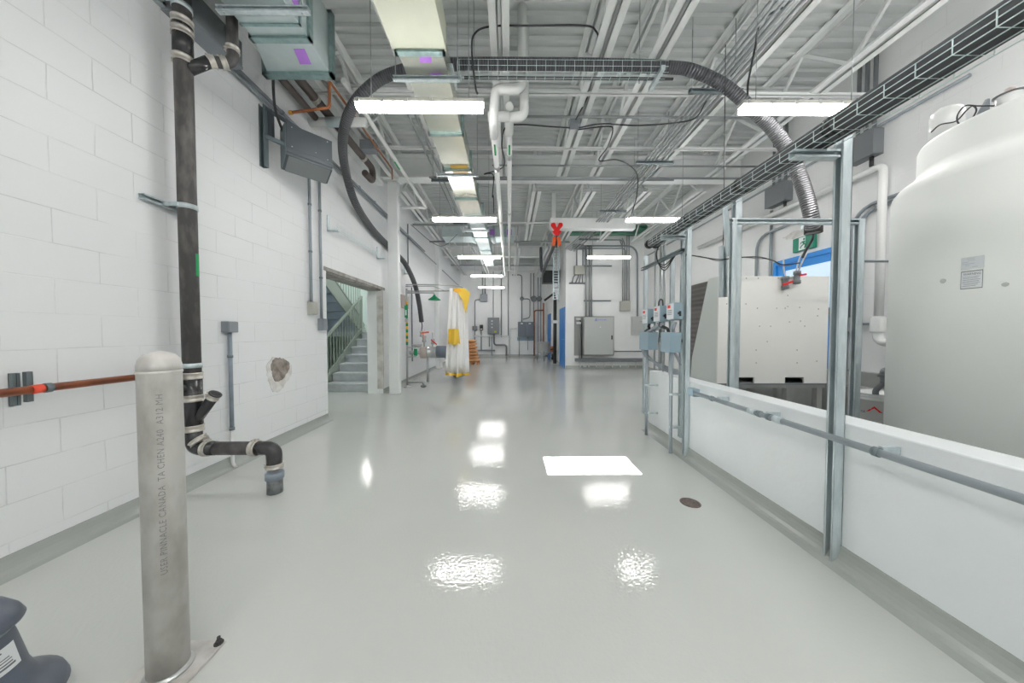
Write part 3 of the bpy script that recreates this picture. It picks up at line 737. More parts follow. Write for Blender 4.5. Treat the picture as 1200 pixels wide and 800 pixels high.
# white ledge along the top of the wall
w = MB(); w.box(XL, XL+.1, 3.0, 6.3, 4.16, 4.24); w.box(XL, XL+.03, 3.0, 6.3, 4.24, 4.95)
struct(w.build('trim_3', 'steelpaint'))

# slate unit heater turned to the room on its wall bracket
t = thing('unit_heater', 'slate grey angular metal unit heater on a channel bracket high on the left wall', 'heater', (XL, 3.26, 3.0))
A = U(335, 143, X=-2.33); d = Vector((.67, .742, 0)); bk = Vector((-.742, .67, 0)); Lh = .44
def hp(s, b, z): return A+d*s+bk*b+Vector((0, 0, z))
prof = [(0, 0), (0, -.255), (-.012, -.262), (-.012, -.30), (0, -.31), (0, -.33), (.17, -.43), (.2, -.40), (.2, .0)]
mb = MB(); mb.cur = 0
pts = [hp(0, b, z) for b, z in prof]; mb.prism(pts, d*Lh); mb.build('casing', 'heater', t, .003)
mb = MB(); mb.prism([hp(.02, -.001, -.338), hp(Lh-.02, -.001, -.338), hp(Lh-.02, .166, -.436), hp(.02, .166, -.436)], (0, 0, -.002)); mb.build('bottom_panel', 'heaterlt', t)
mb = MB(); mb.prism([hp(-.003, b, z) for b, z in prof], -d*.006); mb.build('side_panel', 'strutdk', t)
for s, z in ((.05, -.03), (Lh-.05, -.03), (.05, -.23), (Lh-.05, -.23), (Lh*.62, -.2)):
    MB().cyl(hp(s, -.001, z), hp(s, -.006, z), .006, 10).build('screw', 'steel', t)
bxp = U(309, 160, X=XL+.03); by = bxp.y
strut_mb((XL+.03, by, 2.99), (XL+.03, by, 3.62), .055, (0,-1,0)).build('wall_channel', 'strutdk', t)
MB().box(XL+.06, XL+.1, by+.02, by+.06, 3.3, 3.6).build('wall_channel', 'heater', t)
MB().bar((XL+.04, by, 3.31), hp(.02, .06, A.z*0-.21), .035).build('arm', 'strutdk', t)
MB().bar((XL+.04, by, 3.6), hp(.3, .12, .01), .03).build('arm', 'heater', t)
MB().tube(spline([(-2.42, 3.3, 4.2), (-2.42, 3.3, 3.7), (-2.41, 3.32, 3.52), hp(.0, .12, -.05)], 6), .013, 8).build('feed_conduit', 'cable', t)

# wire cable tray builder
def wire_tray(label, p0, p1, wdir, width, zh, pitch=.1, group='wire mesh cable trays', seg=5, r=.0028, ztop=None):
    p0, p1 = Vector(p0), Vector(p1); wd = Vector(wdir).normalized(); t = thing('cable_tray', label, 'cable tray', p0, group); up = Vector((0,0,1))
    for a, z in ((0, zh), (0, zh*.5), (0, 0), (.33, 0), (.66, 0), (1, 0), (1, zh*.5), (1, zh)):
        o = wd*width*a+up*z; MB().tube([p0+o, p1+o], r, seg).build('long_wire', 'wire', t)
    n = int((p1-p0).length/pitch); d = (p1-p0).normalized()
    q = p0+d*.01; c0_ = MB().tube([q+up*zh, q, q+wd*width, q+wd*width+up*zh], r, seg).build('cross_wire', 'wire', t)
    for k in range(1, n+1):
        c_ = c0_.copy(); COL.objects.link(c_); c_.parent = t; c_.location = d*pitch*k
    return t
tr = wire_tray('short wire mesh cable tray on the left wall carrying the hose past the column', (XL+.035, 4.52, 2.74), (XL+.035, 7.9, 2.74), (1,0,0), .105, .06, r=.002)
for y in (4.54, 6.2, 7.8):
    mb = MB(); mb.box(XL, XL+.02, y-.02, y+.02, 2.7, 2.93); mb.box(XL, XL+.16, y-.02, y+.02, 2.7, 2.72); mb.build('wall_bracket', 'galv', tr)

# the long black hose: wall, over the hall in its tray, down to the tank bay
hp_ = [U(494, 377, X=-2.3), U(491, 355, X=-2.32), U(486, 333, X=-2.36), U(476, 311, X=-2.43), U(466, 299, X=-2.515), U(455, 288, X=-2.535), U(436, 268, X=-2.52), U(416, 237, X=-2.47), U(404, 195, X=-2.38), U(402, 160, X=-2.1), U(412, 127, X=-1.82), U(432, 103, X=-1.55), U(458, 87, X=-1.3), U(500, 78, Y=3.4), U(560, 75, Y=3.4), U(700, 76, Y=3.4), U(785, 79, Y=3.4), U(815, 84, Y=3.35), U(850, 101, Y=3.35), U(884, 130, Y=3.35)]
t = thing('ventilation_hose', 'long ribbed black hose arching across the hall from the left wall to the tank bay', 'hose', hp_[0])
MB().tube(spline(hp_, 8), .058, 20).build('black_run', 'duct_hose', t)
hm = [hp_[-1], U(905, 150, Y=3.35), U(925, 180, Y=3.33), U(940, 215, Y=3.28), U(950, 250, Y=3.25), U(953, 272, Y=3.3)]
MB().tube(spline(hm, 8), .064, 22).build('metal_run', 'flexmetal', t)
MB().cyl(hm[-1]+Vector((0,0,.1)), hm[-1]-Vector((0,0,.01)), .075, 22).build('end_collar', 'darkhole', t)
p0 = U(531, 83, Y=3.33); p1 = U(785, 86, Y=3.31)
tr = wire_tray('wire mesh cable tray crossing the ceiling with the black hose in it', (-.53, 3.33, p0.z), (p1.x, 3.33, p0.z), (0,1,0), .13, .12, r=.0022)
mb = MB(); mb.tube([(p0.x+.1, 3.44, p0.z+.02), (p1.x+.1, 3.44, p0.z+.02)], .014, 10); tag(mb.build('cable_bundle', 'cable'), 'thick black cable lying beside the hose in the ceiling cable tray', 'cable')
for x in (p0.x+.2, p1.x-.25): MB().tube([(x, 3.48, p0.z), (x, 3.48, 4.95)], .005, 6).build('drop_rod', 'chain', tr)
for x in (p0.x-.01, p1.x-.1):
    MB().obox((x, 3.39, p0.z-.02), (1,0,0), (0,1,0), (0,0,1), .041, .3, .041).build('support_channel', 'galv', tr)

# emergency shower
EY = 7.2; ex = U(477, 400, Y=EY).x
t = thing('safety_shower', 'emergency shower with green rose and striped standpipe behind the white column', 'shower', (ex, EY, 0))
zt = U(477, 338, Y=EY).z; za = U(477, 343, Y=EY).z
MB().cyl((ex, EY, .03), (ex, EY, zt), .022, 14).build('standpipe', 'steel', t)
hx = U(509, 345, Y=EY).x
MB().tube(fillet([(ex, EY, za), (hx, EY, za), (hx, EY, za-.05)], .05), .016, 12).build('overhead_arm', 'steel', t)
zz = za-.05
MB().lathe([(.02, .01), (.03, -.02), (.1, -.075), (.14, -.1), (.14, -.115), (.001, -.115)], (hx, EY, zz), 24).build('shower_rose', 'showergreen', t)
zA, zB = U(477, 404, Y=EY).z, U(477, 353, Y=EY).z
mb = MB(); mb2 = MB(); n = 14
for k in range(n):
    z0_, z1_ = zA+(zB-zA)*k/n, zA+(zB-zA)*(k+1)/n
    MB().cyl((ex, EY, z0_), (ex, EY, z1_), .026, 14).build('stripe', 'stripeY' if k % 2 else 'showergreen', t)
z0_, z1_ = U(477, 372, Y=EY).z, U(477, 358, Y=EY).z
MB().box(ex-.035, ex+.035, EY-.045, EY-.03, z0_, z1_).build('instruction_plate', 'showergreen', t)
MB().box(ex-.02, ex+.01, EY-.048, EY-.045, z0_+.05, z1_-.1).build('pictogram', 'label', t)
MB().box(ex-.03, ex+.03, EY-.04, EY-.02, z0_-.1, z0_-.02).build('lower_plate', 'steel', t)
# foot and drain
MB().lathe([(.09, 0), (.09, .012), (.03, .03), (.024, .05)], (ex, EY, 0), 20).build('floor_flange', 'steel', t)
fz = .12
mb = MB(); mb.tube(fillet([(ex, EY, fz), (ex+.36, EY, fz), (ex+.36, EY, .06)], .05), .018, 10); mb.build('waste_pipe', 'steel', t)
MB().lathe([(.03, .06), (.06, .05), (.07, .03), (.05, .0)], (ex+.37, EY, .0), 16).build('tundish', 'greypipe', t)
# eyewash bowl and its green paddle
wz = U(490, 408, Y=EY).z
MB().tube([(ex, EY, wz+.02), (ex+.2, EY, wz+.02)], .013, 10).build('eyewash_arm', 'steel', t)
MB().lathe([(.03, -.05), (.1, -.02), (.12, .02), (.11, .02), (.001, -.03)], (ex+.24, EY-.02, wz+.07), 20).build('eyewash_bowl', 'steel', t)
MB().obox((ex+.24, EY-.16, wz-.08), (1,0,0), (0,1,0), (0,0,1), .08, .015, .16).build('push_paddle', 'showergreen', t, .02)
MB().tube([(ex, EY, wz-.2), (ex+.2, EY, wz-.19), (ex+.24, EY-.14, wz-.13)], .01, 8).build('paddle_link', 'steel', t)
# curtain rail loop and curtain
rz = U(540, 337, Y=7.3).z
t = thing('curtain_rail', 'bright metal privacy rail looping out from the left wall around the safety shower', 'rail', (XL, 7.2, rz))
loop = [(XL, 7.9, rz), (-1.7, 7.9, rz), (-1.25, 7.75, rz), (-1.05, 7.4, rz), (-1.15, 7.0, rz), (-1.5, 6.85, rz), (-2.25, 6.85, rz)]
MB().tube(fillet(loop, .3, 6), .014, 8).build('rail_tube', 'steel', t)
MB().tube([(XL, 7.9, rz+.12), (-1.9, 7.9, rz+.12), (-1.6, 7.88, rz)], .01, 8).build('stay_rod', 'steel', t)
c0x, c1x = U(523, 400, Y=7.2).x, U(548, 400, Y=7.2).x
zt_, zb_ = rz-.02, U(535, 440, Y=7.2).z
t = thing('shower_curtain', 'white and yellow plastic curtain gathered at the end of the shower rail', 'curtain', ((c0x+c1x)/2, 7.2, zb_))
def folds(xa_t, xb_t, xa_b, xb_b, za, zb, yc, amp, nf, m, name, ph=0, nn=90, th=.004):
    mb = MB(); rows = 8
    for j in range(rows+1):
        f = j/rows; z = za+(zb-za)*f; a = xa_t+(xa_b-xa_t)*f; b = xb_t+(xb_b-xb_t)*f
        for i in range(nn+1):
            u = i/nn; mb.v.append(Vector((a+(b-a)*u, yc+amp*(1+.5*f)*math.sin(2*math.pi*nf*u+ph)+.03*math.sin(7*u+f), z+(.02*math.sin(9*u) if j == rows else 0))))
    for j in range(rows):
        for i in range(nn): o = j*(nn+1)+i; mb.face((o, o+1, o+nn+2, o+nn+1), True)
    ob = mb.build(name, m, t); md = ob.modifiers.new('thick', 'SOLIDIFY'); md.thickness = th; return ob
xL0, xR0 = U(527, 340, Y=7.2).x, U(547, 340, Y=7.2).x
xL1, xR1 = U(521.5, 437, Y=7.2).x, U(549.5, 437, Y=7.2).x
folds(xL0, xR0, xL1, xR1, zt_, zb_+.06, 7.2, .04, 3.2, 'curtain', 'curtain_cloth')
folds(xL1, xR1, xL1-.005, xR1+.01, zb_+.06, zb_, 7.2, .062, 3.2, 'curtainy', 'hem')
xa, xb = U(525, 385, Y=7.1).x, U(538, 385, Y=7.1).x
folds(xa+.01, xb-.02, xa-.01, xb+.02, U(530, 385, Y=7.1).z, U(530, 403.5, Y=7.1).z, 7.1, .012, 1, 'curtainy', 'yellow_panel')
mb = MB(); yq = 7.06
mb.prism([U(533,337,Y=yq), U(545,338,Y=yq), U(551,343,Y=yq), U(549,353,Y=yq), U(545.5,368,Y=yq), U(542,352,Y=yq)], (0, .006, 0)); mb.build('yellow_flap', 'curtainy', t)
mb = MB(); yq = 7.05
mb.prism([U(531,338,Y=yq), U(539,338,Y=yq), U(541,341,Y=yq), U(536,343,Y=yq), U(531,341,Y=yq)], (0, .01, 0)); mb.build('tie', 'stripeY', t)
# pump coupling group behind the shower
PYd = 8.0
def pp(px, py, y=PYd): return U(px, py, Y=y)
t = thing('pipe_spool', 'taupe and steel pipe spool with a slate elbow behind the shower curtain', 'pipe fitting', (pp(505, 412).x, PYd, .3))
c0, c1, c2 = pp(493, 413), pp(501, 412.5), pp(512, 412)
MB().lathe([(.13, 0), (.145, .005), (.145, (c1-c0).length-.005), (.13, (c1-c0).length)], c0, 28, True, (1,0,0)).build('rubber_collar', 'pinkgrey', t)
MB().lathe([(.15, 0), (.15, .03), (.14, .035), (.14, (c2-c1).length-.04), (.15, (c2-c1).length-.035), (.15, (c2-c1).length)], c1, 28, True, (1,0,0)).build('steel_band', 'steel', t)
MB().tube(fillet([c2, c2+Vector((.28,0,0)), c2+Vector((.36, .5, -.3)), (c2.x+.36, PYd+1.2, 0)], .25, 8), .155, 24).build('elbow', 'bluegrey', t)
MB().tube([(c1.x, PYd, c1.z-.13), (c1.x, PYd, 0)], .03, 10).build('support_leg', 'steel', t)
MB().tube([c0-Vector((.28,0,0)), c0], .05, 14).build('inlet_pipe', 'steel', t)
def valve(pxy, y, label, hm='orange', s=1.0, lever=(1,0,0)):
    c = U(pxy[0], pxy[1], Y=y); t = thing('valve', label, 'valve', c, None)
    MB().lathe([(.03*s, -.07*s), (.045*s, -.06*s), (.045*s, -.03*s), (.035*s, 0), (.045*s, .03*s), (.045*s, .06*s), (.03*s, .07*s)], c, 14).build('valve_body', 'steel', t)
    lv = Vector(lever); MB().obox(c+lv*.09*s+Vector((0,-.05*s,.02*s)), lv, (0,1,0), (0,0,1), .18*s, .02*s, .035*s).build('lever', hm, t, .004)
    return t
q = valve((497, 397), 8.7, 'orange lever valve above the taupe pipe spool', 'orange', 1.3, (.1,0,1))
MB().tube([(U(497,397,Y=8.7).x, 8.7, 1.05), (U(497,397,Y=8.7).x, 8.7, .85)], .02, 8).build('stem', 'steel', q)
q = valve((494, 391), 8.5, 'orange lever valve hanging from the end of the long black hose', 'orange', 1.2, (1,0,.1))
MB().tube(spline([hp_[0], hp_[0]+Vector((.0,.05,-.1)), U(494, 388, Y=8.5)], 5), .012, 8).build('feed_tube', 'cable', q)
q = valve((507, 400), 9.4, 'red handled valve on the pipe rising behind the spool', 'red', 1.2, (.5,0,-.4))
MB().tube([U(507, 389, Y=9.4), U(507, 408, Y=9.4)], .02, 8).build('riser', 'steel', q)
q = U(515, 391, Y=10.2)
for i, px_ in enumerate((478.5, 482.5)):
    q = U(px_, 340, X=XL+.03); conduit('wall_conduit', [(XL+.03, q.y, 4.0 if i == 0 else 2.45), (XL+.03, q.y, .5 if i else 2.9)], .016, ('left' if i == 0 else 'right')+' of the thin upright conduits on the left wall just behind the column', 'jboxdk', group='upright conduits behind the column')
q = U(481, 350, X=XL+.05)
jbox('controller_box', (XL+.05, U(470.5,370,X=XL).y, 2.0), (.1, .5, .3), 'taupe and white box on the wall seen between the column and striped standpipe', 'pinkgrey', lid=(1,0,0))
# stacked bags on a pallet
PBY = 12.6; bx0, bx1 = U(545, 420, Y=PBY).x, U(560, 420, Y=PBY).x
t = thing('pallet', 'wooden pallet under the brown paper bags beyond the curtain', 'pallet', ((bx0+bx1)/2, PBY, 0))
for k in range(5): MB().box(bx0+.02, bx1+.05, PBY-.3+k*.15, PBY-.2+k*.15, .09, .11).build('slat', 'pallet', t)
for k in range(3): MB().box(bx0+.05+k*.22, bx0+.12+k*.22, PBY-.3, PBY+.4, 0, .09).build('runner', 'pallet', t)
for k in range(7):
    z = .11+k*.125; sh = .0+.035*(6-k)*.6; wx = .26
    cxx = bx0+.2+sh*.9
    mb = MB(); seg = 20
    prof = [(0.001, 0), (.62, .0), (.9, .03), (1, .0625), (.9, .1), (.6, .125), (.001, .13)]
    o = 0
    for r, h in prof:
        for i in range(seg):
            a = 2*math.pi*i/seg; ca, sa = math.cos(a), math.sin(a); f = 1/max(abs(ca)**.6+abs(sa)**.6, .001)**(.5)
            mb.v.append(Vector((cxx+wx*r*math.copysign(abs(ca)**.55, ca), PBY+.34*r*math.copysign(abs(sa)**.55, sa), z+h)))
    for j in range(len(prof)-1):
        for i in range(seg): a, b2 = j*seg+i, j*seg+(i+1)%seg; mb.face((a, b2, b2+seg, a+seg), True)
    pos = ['at the bottom of the stack', 'second from the bottom', 'third from the bottom', 'in the middle of the stack', 'third from the top', 'second from the top', 'on top of the stack'][k]
    tag(mb.build('paper_bag', 'bag'), 'plump brown paper bag '+pos+' on the pallet', 'bag', 'paper bags on the pallet')
# ================================================================ CEILING
def duct_mb(x0, x1, y0, y1, z0, z1): return MB().box(x0, x1, y0, y1, z0, z1)
def flange(x0, x1, y, z0, z1, parent, w=.035, d=.05, m='flange'):
    mb = MB(); mb.box(x0-w, x1+w, y-d/2, y+d/2, z0-w, z0); mb.box(x0-w, x1+w, y-d/2, y+d/2, z1, z1+w); mb.box(x0-w, x0, y-d/2, y+d/2, z0-w, z1+w); mb.box(x1, x1+w, y-d/2, y+d/2, z0-w, z1+w)
    return mb.build('flange', m, parent)
# big duct upper left: a tapered tail with an end cap flange
zd, zt = 3.67, 4.2
eY = U(388, 88, Z=zd).y; xr = U(388, 88, Z=zd).x; xl = U(313, 86, Z=zd).x
t = thing('air_duct', 'large pale galvanised duct with purple tape hanging at the upper left', 'duct', ((xl+xr)/2, 1.5, zd))
jY = U(330, 45, Z=zd).y; xl2 = U(297, 45, Z=zd).x; xr2 = U(362, 45, Z=zd).x
mb = MB(); o = 0
ys = [(YB+.05, -2.02, -1.62), (jY, xl2, xr2), (eY, xl, xr)]
for (y, a, b) in ys: mb.v += [Vector((a, y, zd)), Vector((b, y, zd)), Vector((b, y, zt)), Vector((a, y, zt))]
for i in range(2):
    for k in range(4): mb.face((i*4+k, i*4+(k+1)%4, (i+1)*4+(k+1)%4, (i+1)*4+k))
mb.face((3,2,1,0)); mb.face((8,9,10,11)); mb.build('duct_body', 'galvduct', t, .003)
flange(xl, xr, eY-.01, zd, zt, t, .03, .06); flange(xl2, xr2, jY, zd, zt, t, .02, .05); flange(xl2+.01, xr2, jY-.12, zd, zt, t, .012, .02); flange(-2.05, -1.63, 1.2, zd, zt, t, .02, .06)
sY = U(330, 13, Z=zd-.05).y
mb = strut_mb((U(256, 13, Z=zd-.05).x, sY, zd-.045), (U(362, 13, Z=zd-.05).x, sY, zd-.045), .041, (0,-1,0)); o_ = mb.build('trapeze_channel', 'galv', t)
for px_ in (263, 354): q = U(px_, 13, Z=zd-.05); MB().tube([(q.x, sY, zd-.07), (q.x, sY, 4.95)], .006, 6).build('drop_rod', 'chain', t)
def tape(pix, Z=None, X=None, off=(0,0,-.002)):
    pts = [U(*p, Z=Z) if Z is not None else U(*p, X=X) for p in pix]; mb = MB(); mb.prism([p+Vector(off) for p in pts], Vector(off)*.5); return mb
tape([(344,57),(357,57),(365,75),(351.5,75)], Z=zd).build('tape_strip', 'tape', t)
for pix in ([(368,0),(381,14),(380,29),(369,20)],):
    tape(pix, X=xr+.0, off=(.002,0,0)).build('tape_strip', 'tape', t)
tape([(341,0),(353,0),(354,12),(349,14)], X=xr2+.0, off=(.004,0,0)).build('tape_strip', 'tape', t)
# long duct to the far end
zd, zt = 3.75, 4.0
t = thing('air_duct', 'long rectangular galvanised duct running down the middle left of the ceiling', 'duct', (-.8, 6, zd))
segs = [YB+.05, .4, 2.86, 4.0, 4.85, 5.9, 6.75, 8.3, 9.6, 11.8]
for i in range(len(segs)-1):
    wdt = .235 if i < 2 else (.2 if i < 6 else .17); xc = -.795 if i < 6 else -.74
    MB().box(xc-wdt, xc+wdt, segs[i]+.002, segs[i+1]-.002, zd, zt).build('duct_section', 'galvshiny' if i in (2,3,4,5) else ('olive' if i < 2 else 'galvduct'), t, .003)
    if i: flange(xc-wdt, xc+wdt, segs[i], zd, zt, t, .022, .05)
q = [(491,60),(505,60),(506,73),(492,73)]
tape(q, Z=zd-.0).build('tape_strip', 'tape', t); tape([(504,85),(517,85),(520,96),(506,96)], Z=zd).build('tape_strip', 'tape', t)
tape([(527,193),(548,193),(549,204),(532,204)], Z=zd).build('amber_tape_strip', 'orange_tape', t)
for y in (3.1, 4.95, 7.6, 10.5):
    mb = strut_mb((-1.12, y, zd-.045), (-.48, y, zd-.045), .041, (0,-1,0)); mb.build('trapeze_channel', 'galv', t)
    for x in (-1.1, -.5): MB().tube([(x, y, zd-.07), (x, y, 4.95)], .005, 6).build('drop_rod', 'chain', t)
# cross duct
t = thing('air_duct', 'galvanised cross duct meeting the long duct beyond the girder, purple tape on its joints', 'duct', (-.8, 9.2, 4.02))
for a, b in ((-1.95, -1.05), (-1.05, -.45), (-.45, .14)): MB().box(a+.002, b-.002, 9.1, 9.7, 4.02, 4.3).build('duct_section', 'galvduct', t, .003)
for x in (-1.05, -.45, -.12): MB().box(x-.03, x+.03, 9.07, 9.73, 3.99, 4.33).build('flange', 'flange', t)
for a in (577, 597): 
    p = U(a-3, 273, Y=9.065); MB().box(p.x, p.x+.14, 9.06, 9.067, 4.06, 4.22).build('tape_strip', 'tape', t)

# white insulated pipes coming down and running away over the hall
def pipe(name, pts, r, label, m, bend=.08, cat='pipe', group=None, seg=14, m2=None):
    P_ = fillet(pts, bend, 6); t = thing(name, label, cat, P_[0], group); MB().tube(P_, r, seg).build('tube', m, t); return t
yA = 3.62; zr_ = U(579, 143, Y=yA).z
t = pipe('insulated_pipe', [U(612, 8, Y=yA)*1.0, U(612, 104, Y=yA), U(580, 104, Y=yA), U(578, 143, Y=yA), Vector((-.185, yA+.25, zr_))], .052, 'left white insulated pipe with a step, running away beneath the joists', 'insul', .09)
MB().cyl((-.185, yA+.2, zr_), (-.185, 13.0, zr_), .038, 16).build('bare_run', 'white_pvc', t)
for y in (4.6, 6.8, 9.4): MB().lathe([(.038, -.06), (.045, -.055), (.045, .055), (.038, .06)], (-.185, y, zr_), 16, True, (0,1,0)).build('coupling', 'steel', t)
yB2 = 3.86; zr2 = U(614, 137, Y=yB2).z
t = pipe('insulated_pipe', [Vector((.18, yB2, 4.94)), Vector((.18, yB2, zr2)), Vector((.0, yB2, zr2)), Vector((.0, yB2+.3, zr2))], .055, 'right white insulated pipe, running away beneath the joists', 'insul', .09)
MB().cyl((.0, yB2+.2, zr2), (.0, 13.0, zr2), .038, 16).build('bare_run', 'white_pvc', t)
MB().tube([(.0, yB2, zr2), (-.26, yB2, zr2)], .055, 16).build('capped_end', 'insul', t)
MB().sphere((.0, yB2-.03, zr2+.1), .05).build('tee_bulge', 'insul', t)
for y in (4.7, 6.9, 9.5): MB().lathe([(.038, -.06), (.045, -.055), (.045, .055), (.038, .06)], (.0, y, zr2), 16, True, (0,1,0)).build('coupling', 'steel', t)
for x, z in ((-.185, zr_), (.0, zr2)):
    q = U(580 if x < -.1 else 598, 176, Z=z-.04)
    tag(MB().box(x-.012, x+.012, q.y-.12, q.y+.12, z-.041, z-.0385).build('pipe_marker', 'greenst'), 'green marker sticker under the '+('left' if x < -.1 else 'right')+' white pipe in the middle of the ceiling', 'sticker')
# white pipe sloping beside the left wall
t = pipe('white_pipe', [(-1.86, 3.6, 4.08), (-1.86, 7.1, 4.05), (-2.56, 7.1, 4.05)], .032, 'slim white pipe running above the hose arc then turning to the left wall', 'white_pvc', .06)
q = U(472, 192, Z=4.05); MB().box(-1.872, -1.848, q.y-.12, q.y+.12, 4.015, 4.02).build('marker', 'greenst', t)
t = pipe('white_pipe', [(-2.58, 4.15, 3.98), (-1.86, 4.15, 3.98)], .055, 'thick white pipe stub crossing from the left wall behind the hose arc', 'insul')
MB().cyl((-2.36, 4.15, 3.98), (-2.14, 4.15, 3.98), .058, 18).build('metal_sleeve', 'galvduct', t)
t = pipe('drain_pipe', [(-2.36, 3.45, 4.1), (-2.36, 5.5, 4.08), (-2.36, 5.5, 3.86), (-2.36, 5.2, 3.86)], .052, 'brown cast iron pipe along the top of the left wall ending in a hook', 'brownpipe', .1)
clampring((-2.36, 5.15, 4.082), .055, (0,1,0), .05, t); clampring((-2.36, 3.9, 4.095), .055, (0,1,0), .05, t)
t = pipe('drain_pipe', [(-2.48, 3.4, 4.02), (-2.48, 4.1, 4.0)], .04, 'short dark pipe with blue collar beside the brown pipe', 'brownpipe', .1)
MB().cyl((-2.48, 3.33, 4.022), (-2.48, 3.45, 4.02), .055, 18).build('blue_collar', 'bluegrey', t)
t = pipe('sprinkler_pipe', [U(340, 132, Y=3.5), U(386, 126, Y=3.62), U(386, 95, Y=3.62), Vector((-2.1, 5.7, 4.18))], .014, 'rust orange pipe stepping down near the heater then running away', 'rust', .03, seg=10)
q = U(339, 132, Y=3.5); MB().cyl(q, q+Vector((.03,0,.003)), .021, 12).build('end_cap', 'brass', t)
MB().tube([(-2.1, 5.7, 4.18), (-2.1, 5.7, 4.0)], .012, 8).build('drop', 'rust', t)
jbox('junction_box', (-2.2, 5.0, 4.16), (.22, .16, .14), 'grey junction box beside the rust orange pipe near the ceiling', 'jbox')

# conduits in the ceiling
i = 0
for x, z, r in ((2.28, 4.14, .014), (2.34, 4.14, .014), (2.40, 4.14, .014), (2.46, 4.14, .02), (2.56, 4.14, .018)):
    conduit('ceiling_conduit', [(x, YB+.05, z), (x, 8.2+.1*i, z), (x-.35, 10.8, z-.02*i)], r, ['leftmost', 'second from left', 'middle', 'second from right', 'rightmost'][i]+' conduit of the bank running under the right joists', 'emt', bend=.5, group='conduit bank under the right joists'); i += 1
for k, y in enumerate((1.0, 3.75, 5.3, 7.4, 9.6)):
    t = thing('trapeze_hanger', 'slotted channel hanger under the conduit bank, number of spans from the camera '+['nearest', 'one further', 'before the girder', 'beyond the girder', 'farthest'][k], 'hanger', (2.45, y, 4.1), 'trapeze hangers')
    t['label'] = ['slotted channel hanger of the conduit bank above the camera', 'slotted channel hanger of the conduit bank over the nearest lights', 'slotted channel hanger of the conduit bank just before the girder', 'slotted channel hanger of the conduit bank just beyond the girder', 'farthest slotted channel hanger of the conduit bank'][k]
    strut_mb((2.12, y, 4.1), (2.75, y, 4.1), .041, (0,-1,0)).build('channel', 'strutdk', t)
    for x in (2.15, 2.66): MB().tube([(x, y, 4.08), (x, y, 4.95)], .005, 6).build('drop_rod', 'chain', t)
for x, lb in ((-1.33, 'left'), (-1.24, 'right')):
    conduit('ceiling_conduit', [(x, 4.2, 4.12), (x, 12.0, 4.12)], .014, lb+' of the two conduits running beside the long duct', 'emt', group='conduits beside the long duct')
for k, y in enumerate((5.9, 8.2)):
    t = thing('trapeze_hanger', ['nearer', 'farther'][k]+' small channel hanger under the two conduits beside the long duct', 'hanger', (-1.28, y, 4.08), 'trapeze hangers')
    strut_mb((-1.45, y, 4.08), (-1.1, y, 4.08), .041, (0,-1,0)).build('channel', 'strutdk', t)
    for x in (-1.42, -1.13): MB().tube([(x, y, 4.1), (x, y, 4.95)], .005, 6).build('drop_rod', 'chain', t)
# conduits across the joists
for y, z, x0, x1, r, lb in ((4.35, 4.2, .2, 3.6, .018, 'conduit crossing under the joists just behind the hose tray'), (5.6, 4.2, -.3, XR, .016, 'thin conduit crossing under the joists midway to the girder'), (5.95, 4.16, -1.5, XR, .02, 'thicker conduit crossing the ceiling just before the girder'), (6.15, 4.22, -.9, 3.2, .014, 'thin conduit hugging the near side of the girder'), (9.9, 4.1, -2.5, 1.9, .018, 'conduit crossing beyond the cross duct'), (8.35, 4.1, -2.55, .4, .025, 'dark conduit crossing before the cross duct'), (10.3, 4.22, XL, 1.95, .03, 'light pipe crossing the hall before the inner room'), (14.0, 4.25, XL, 1.95, .025, 'light pipe crossing the far bay')):
    conduit('ceiling_conduit', [(x0, y, z), (x1, y, z)], r, 'grey '+lb, 'emt')
jq = U(673, 148, Y=4.4); t = jbox('junction_box', (jq.x, 4.42, 4.17), (.13, .13, .1), 'square grey junction box below the joists with black cables leaving it', 'jbox', lid=(0,0,-1))
# flexible black cords
def cord(pts, label, r=.009, m='cable'):
    P_ = spline(pts, 8); return tag(MB().tube(P_, r, 8).build('power_cord', m), label, 'cord', 'black cords under the ceiling')
cord([(-.3, 3.0, 3.49), U(557, 100, Y=3.0), U(553, 60, Y=3.1), U(556, 40, Y=3.2), U(575, 31, Y=3.25), U(630, 30, Y=3.25), U(685, 30, Y=3.25), U(698, 36, Y=3.3), U(702, 50, Y=3.4), U(697, 75, Y=3.7), U(690, 110, Y=4.1), jq+Vector((0, -.02, .05))], 'black cord looping from the nearest left light over to the junction box')
cord([(2.25, 3.0, 3.49), U(877, 95, Y=3.0), U(885, 55, Y=3.05), U(890, 28, Y=3.1), U(903, 16, Y=3.2), U(915, 16, Y=3.3), (2.5, 3.6, 4.15)], 'black cord looping up from the nearest right light')
cord([jq+Vector((-.06, 0, -.02)), U(640, 148, Y=4.45), U(610, 146, Y=4.5), U(592, 150, Y=4.6), U(588, 170, Y=5.0), U(590, 195, Y=5.3), (-.45, 5.7, 4.1), U(578, 205, Y=5.8), U(577, 230, Y=5.85), (-.3, 5.9, 3.8), (-.29, 5.93, 3.49)], 'black cord from the junction box down to the second left light')
cord([jq+Vector((.06, 0, -.02)), U(705, 145, Y=4.4), U(745, 147, Y=4.4), U(790, 144, Y=4.2), U(815, 138, Y=4.0), (2.42, 3.9, 4.1)], 'black cord running right from the junction box to the conduit bank')
cord([jq+Vector((.06, .02, -.03)), U(712, 148, Y=4.5), U(718, 153, Y=4.5), U(712, 172, Y=4.9), U(702, 188, Y=5.1), U(722, 187, Y=5.2), U(738, 194, Y=5.4), U(747, 206, Y=5.6), U(746, 230, Y=5.8), (2.3, 5.93, 3.49)], 'black cord from the junction box down to the second right light')
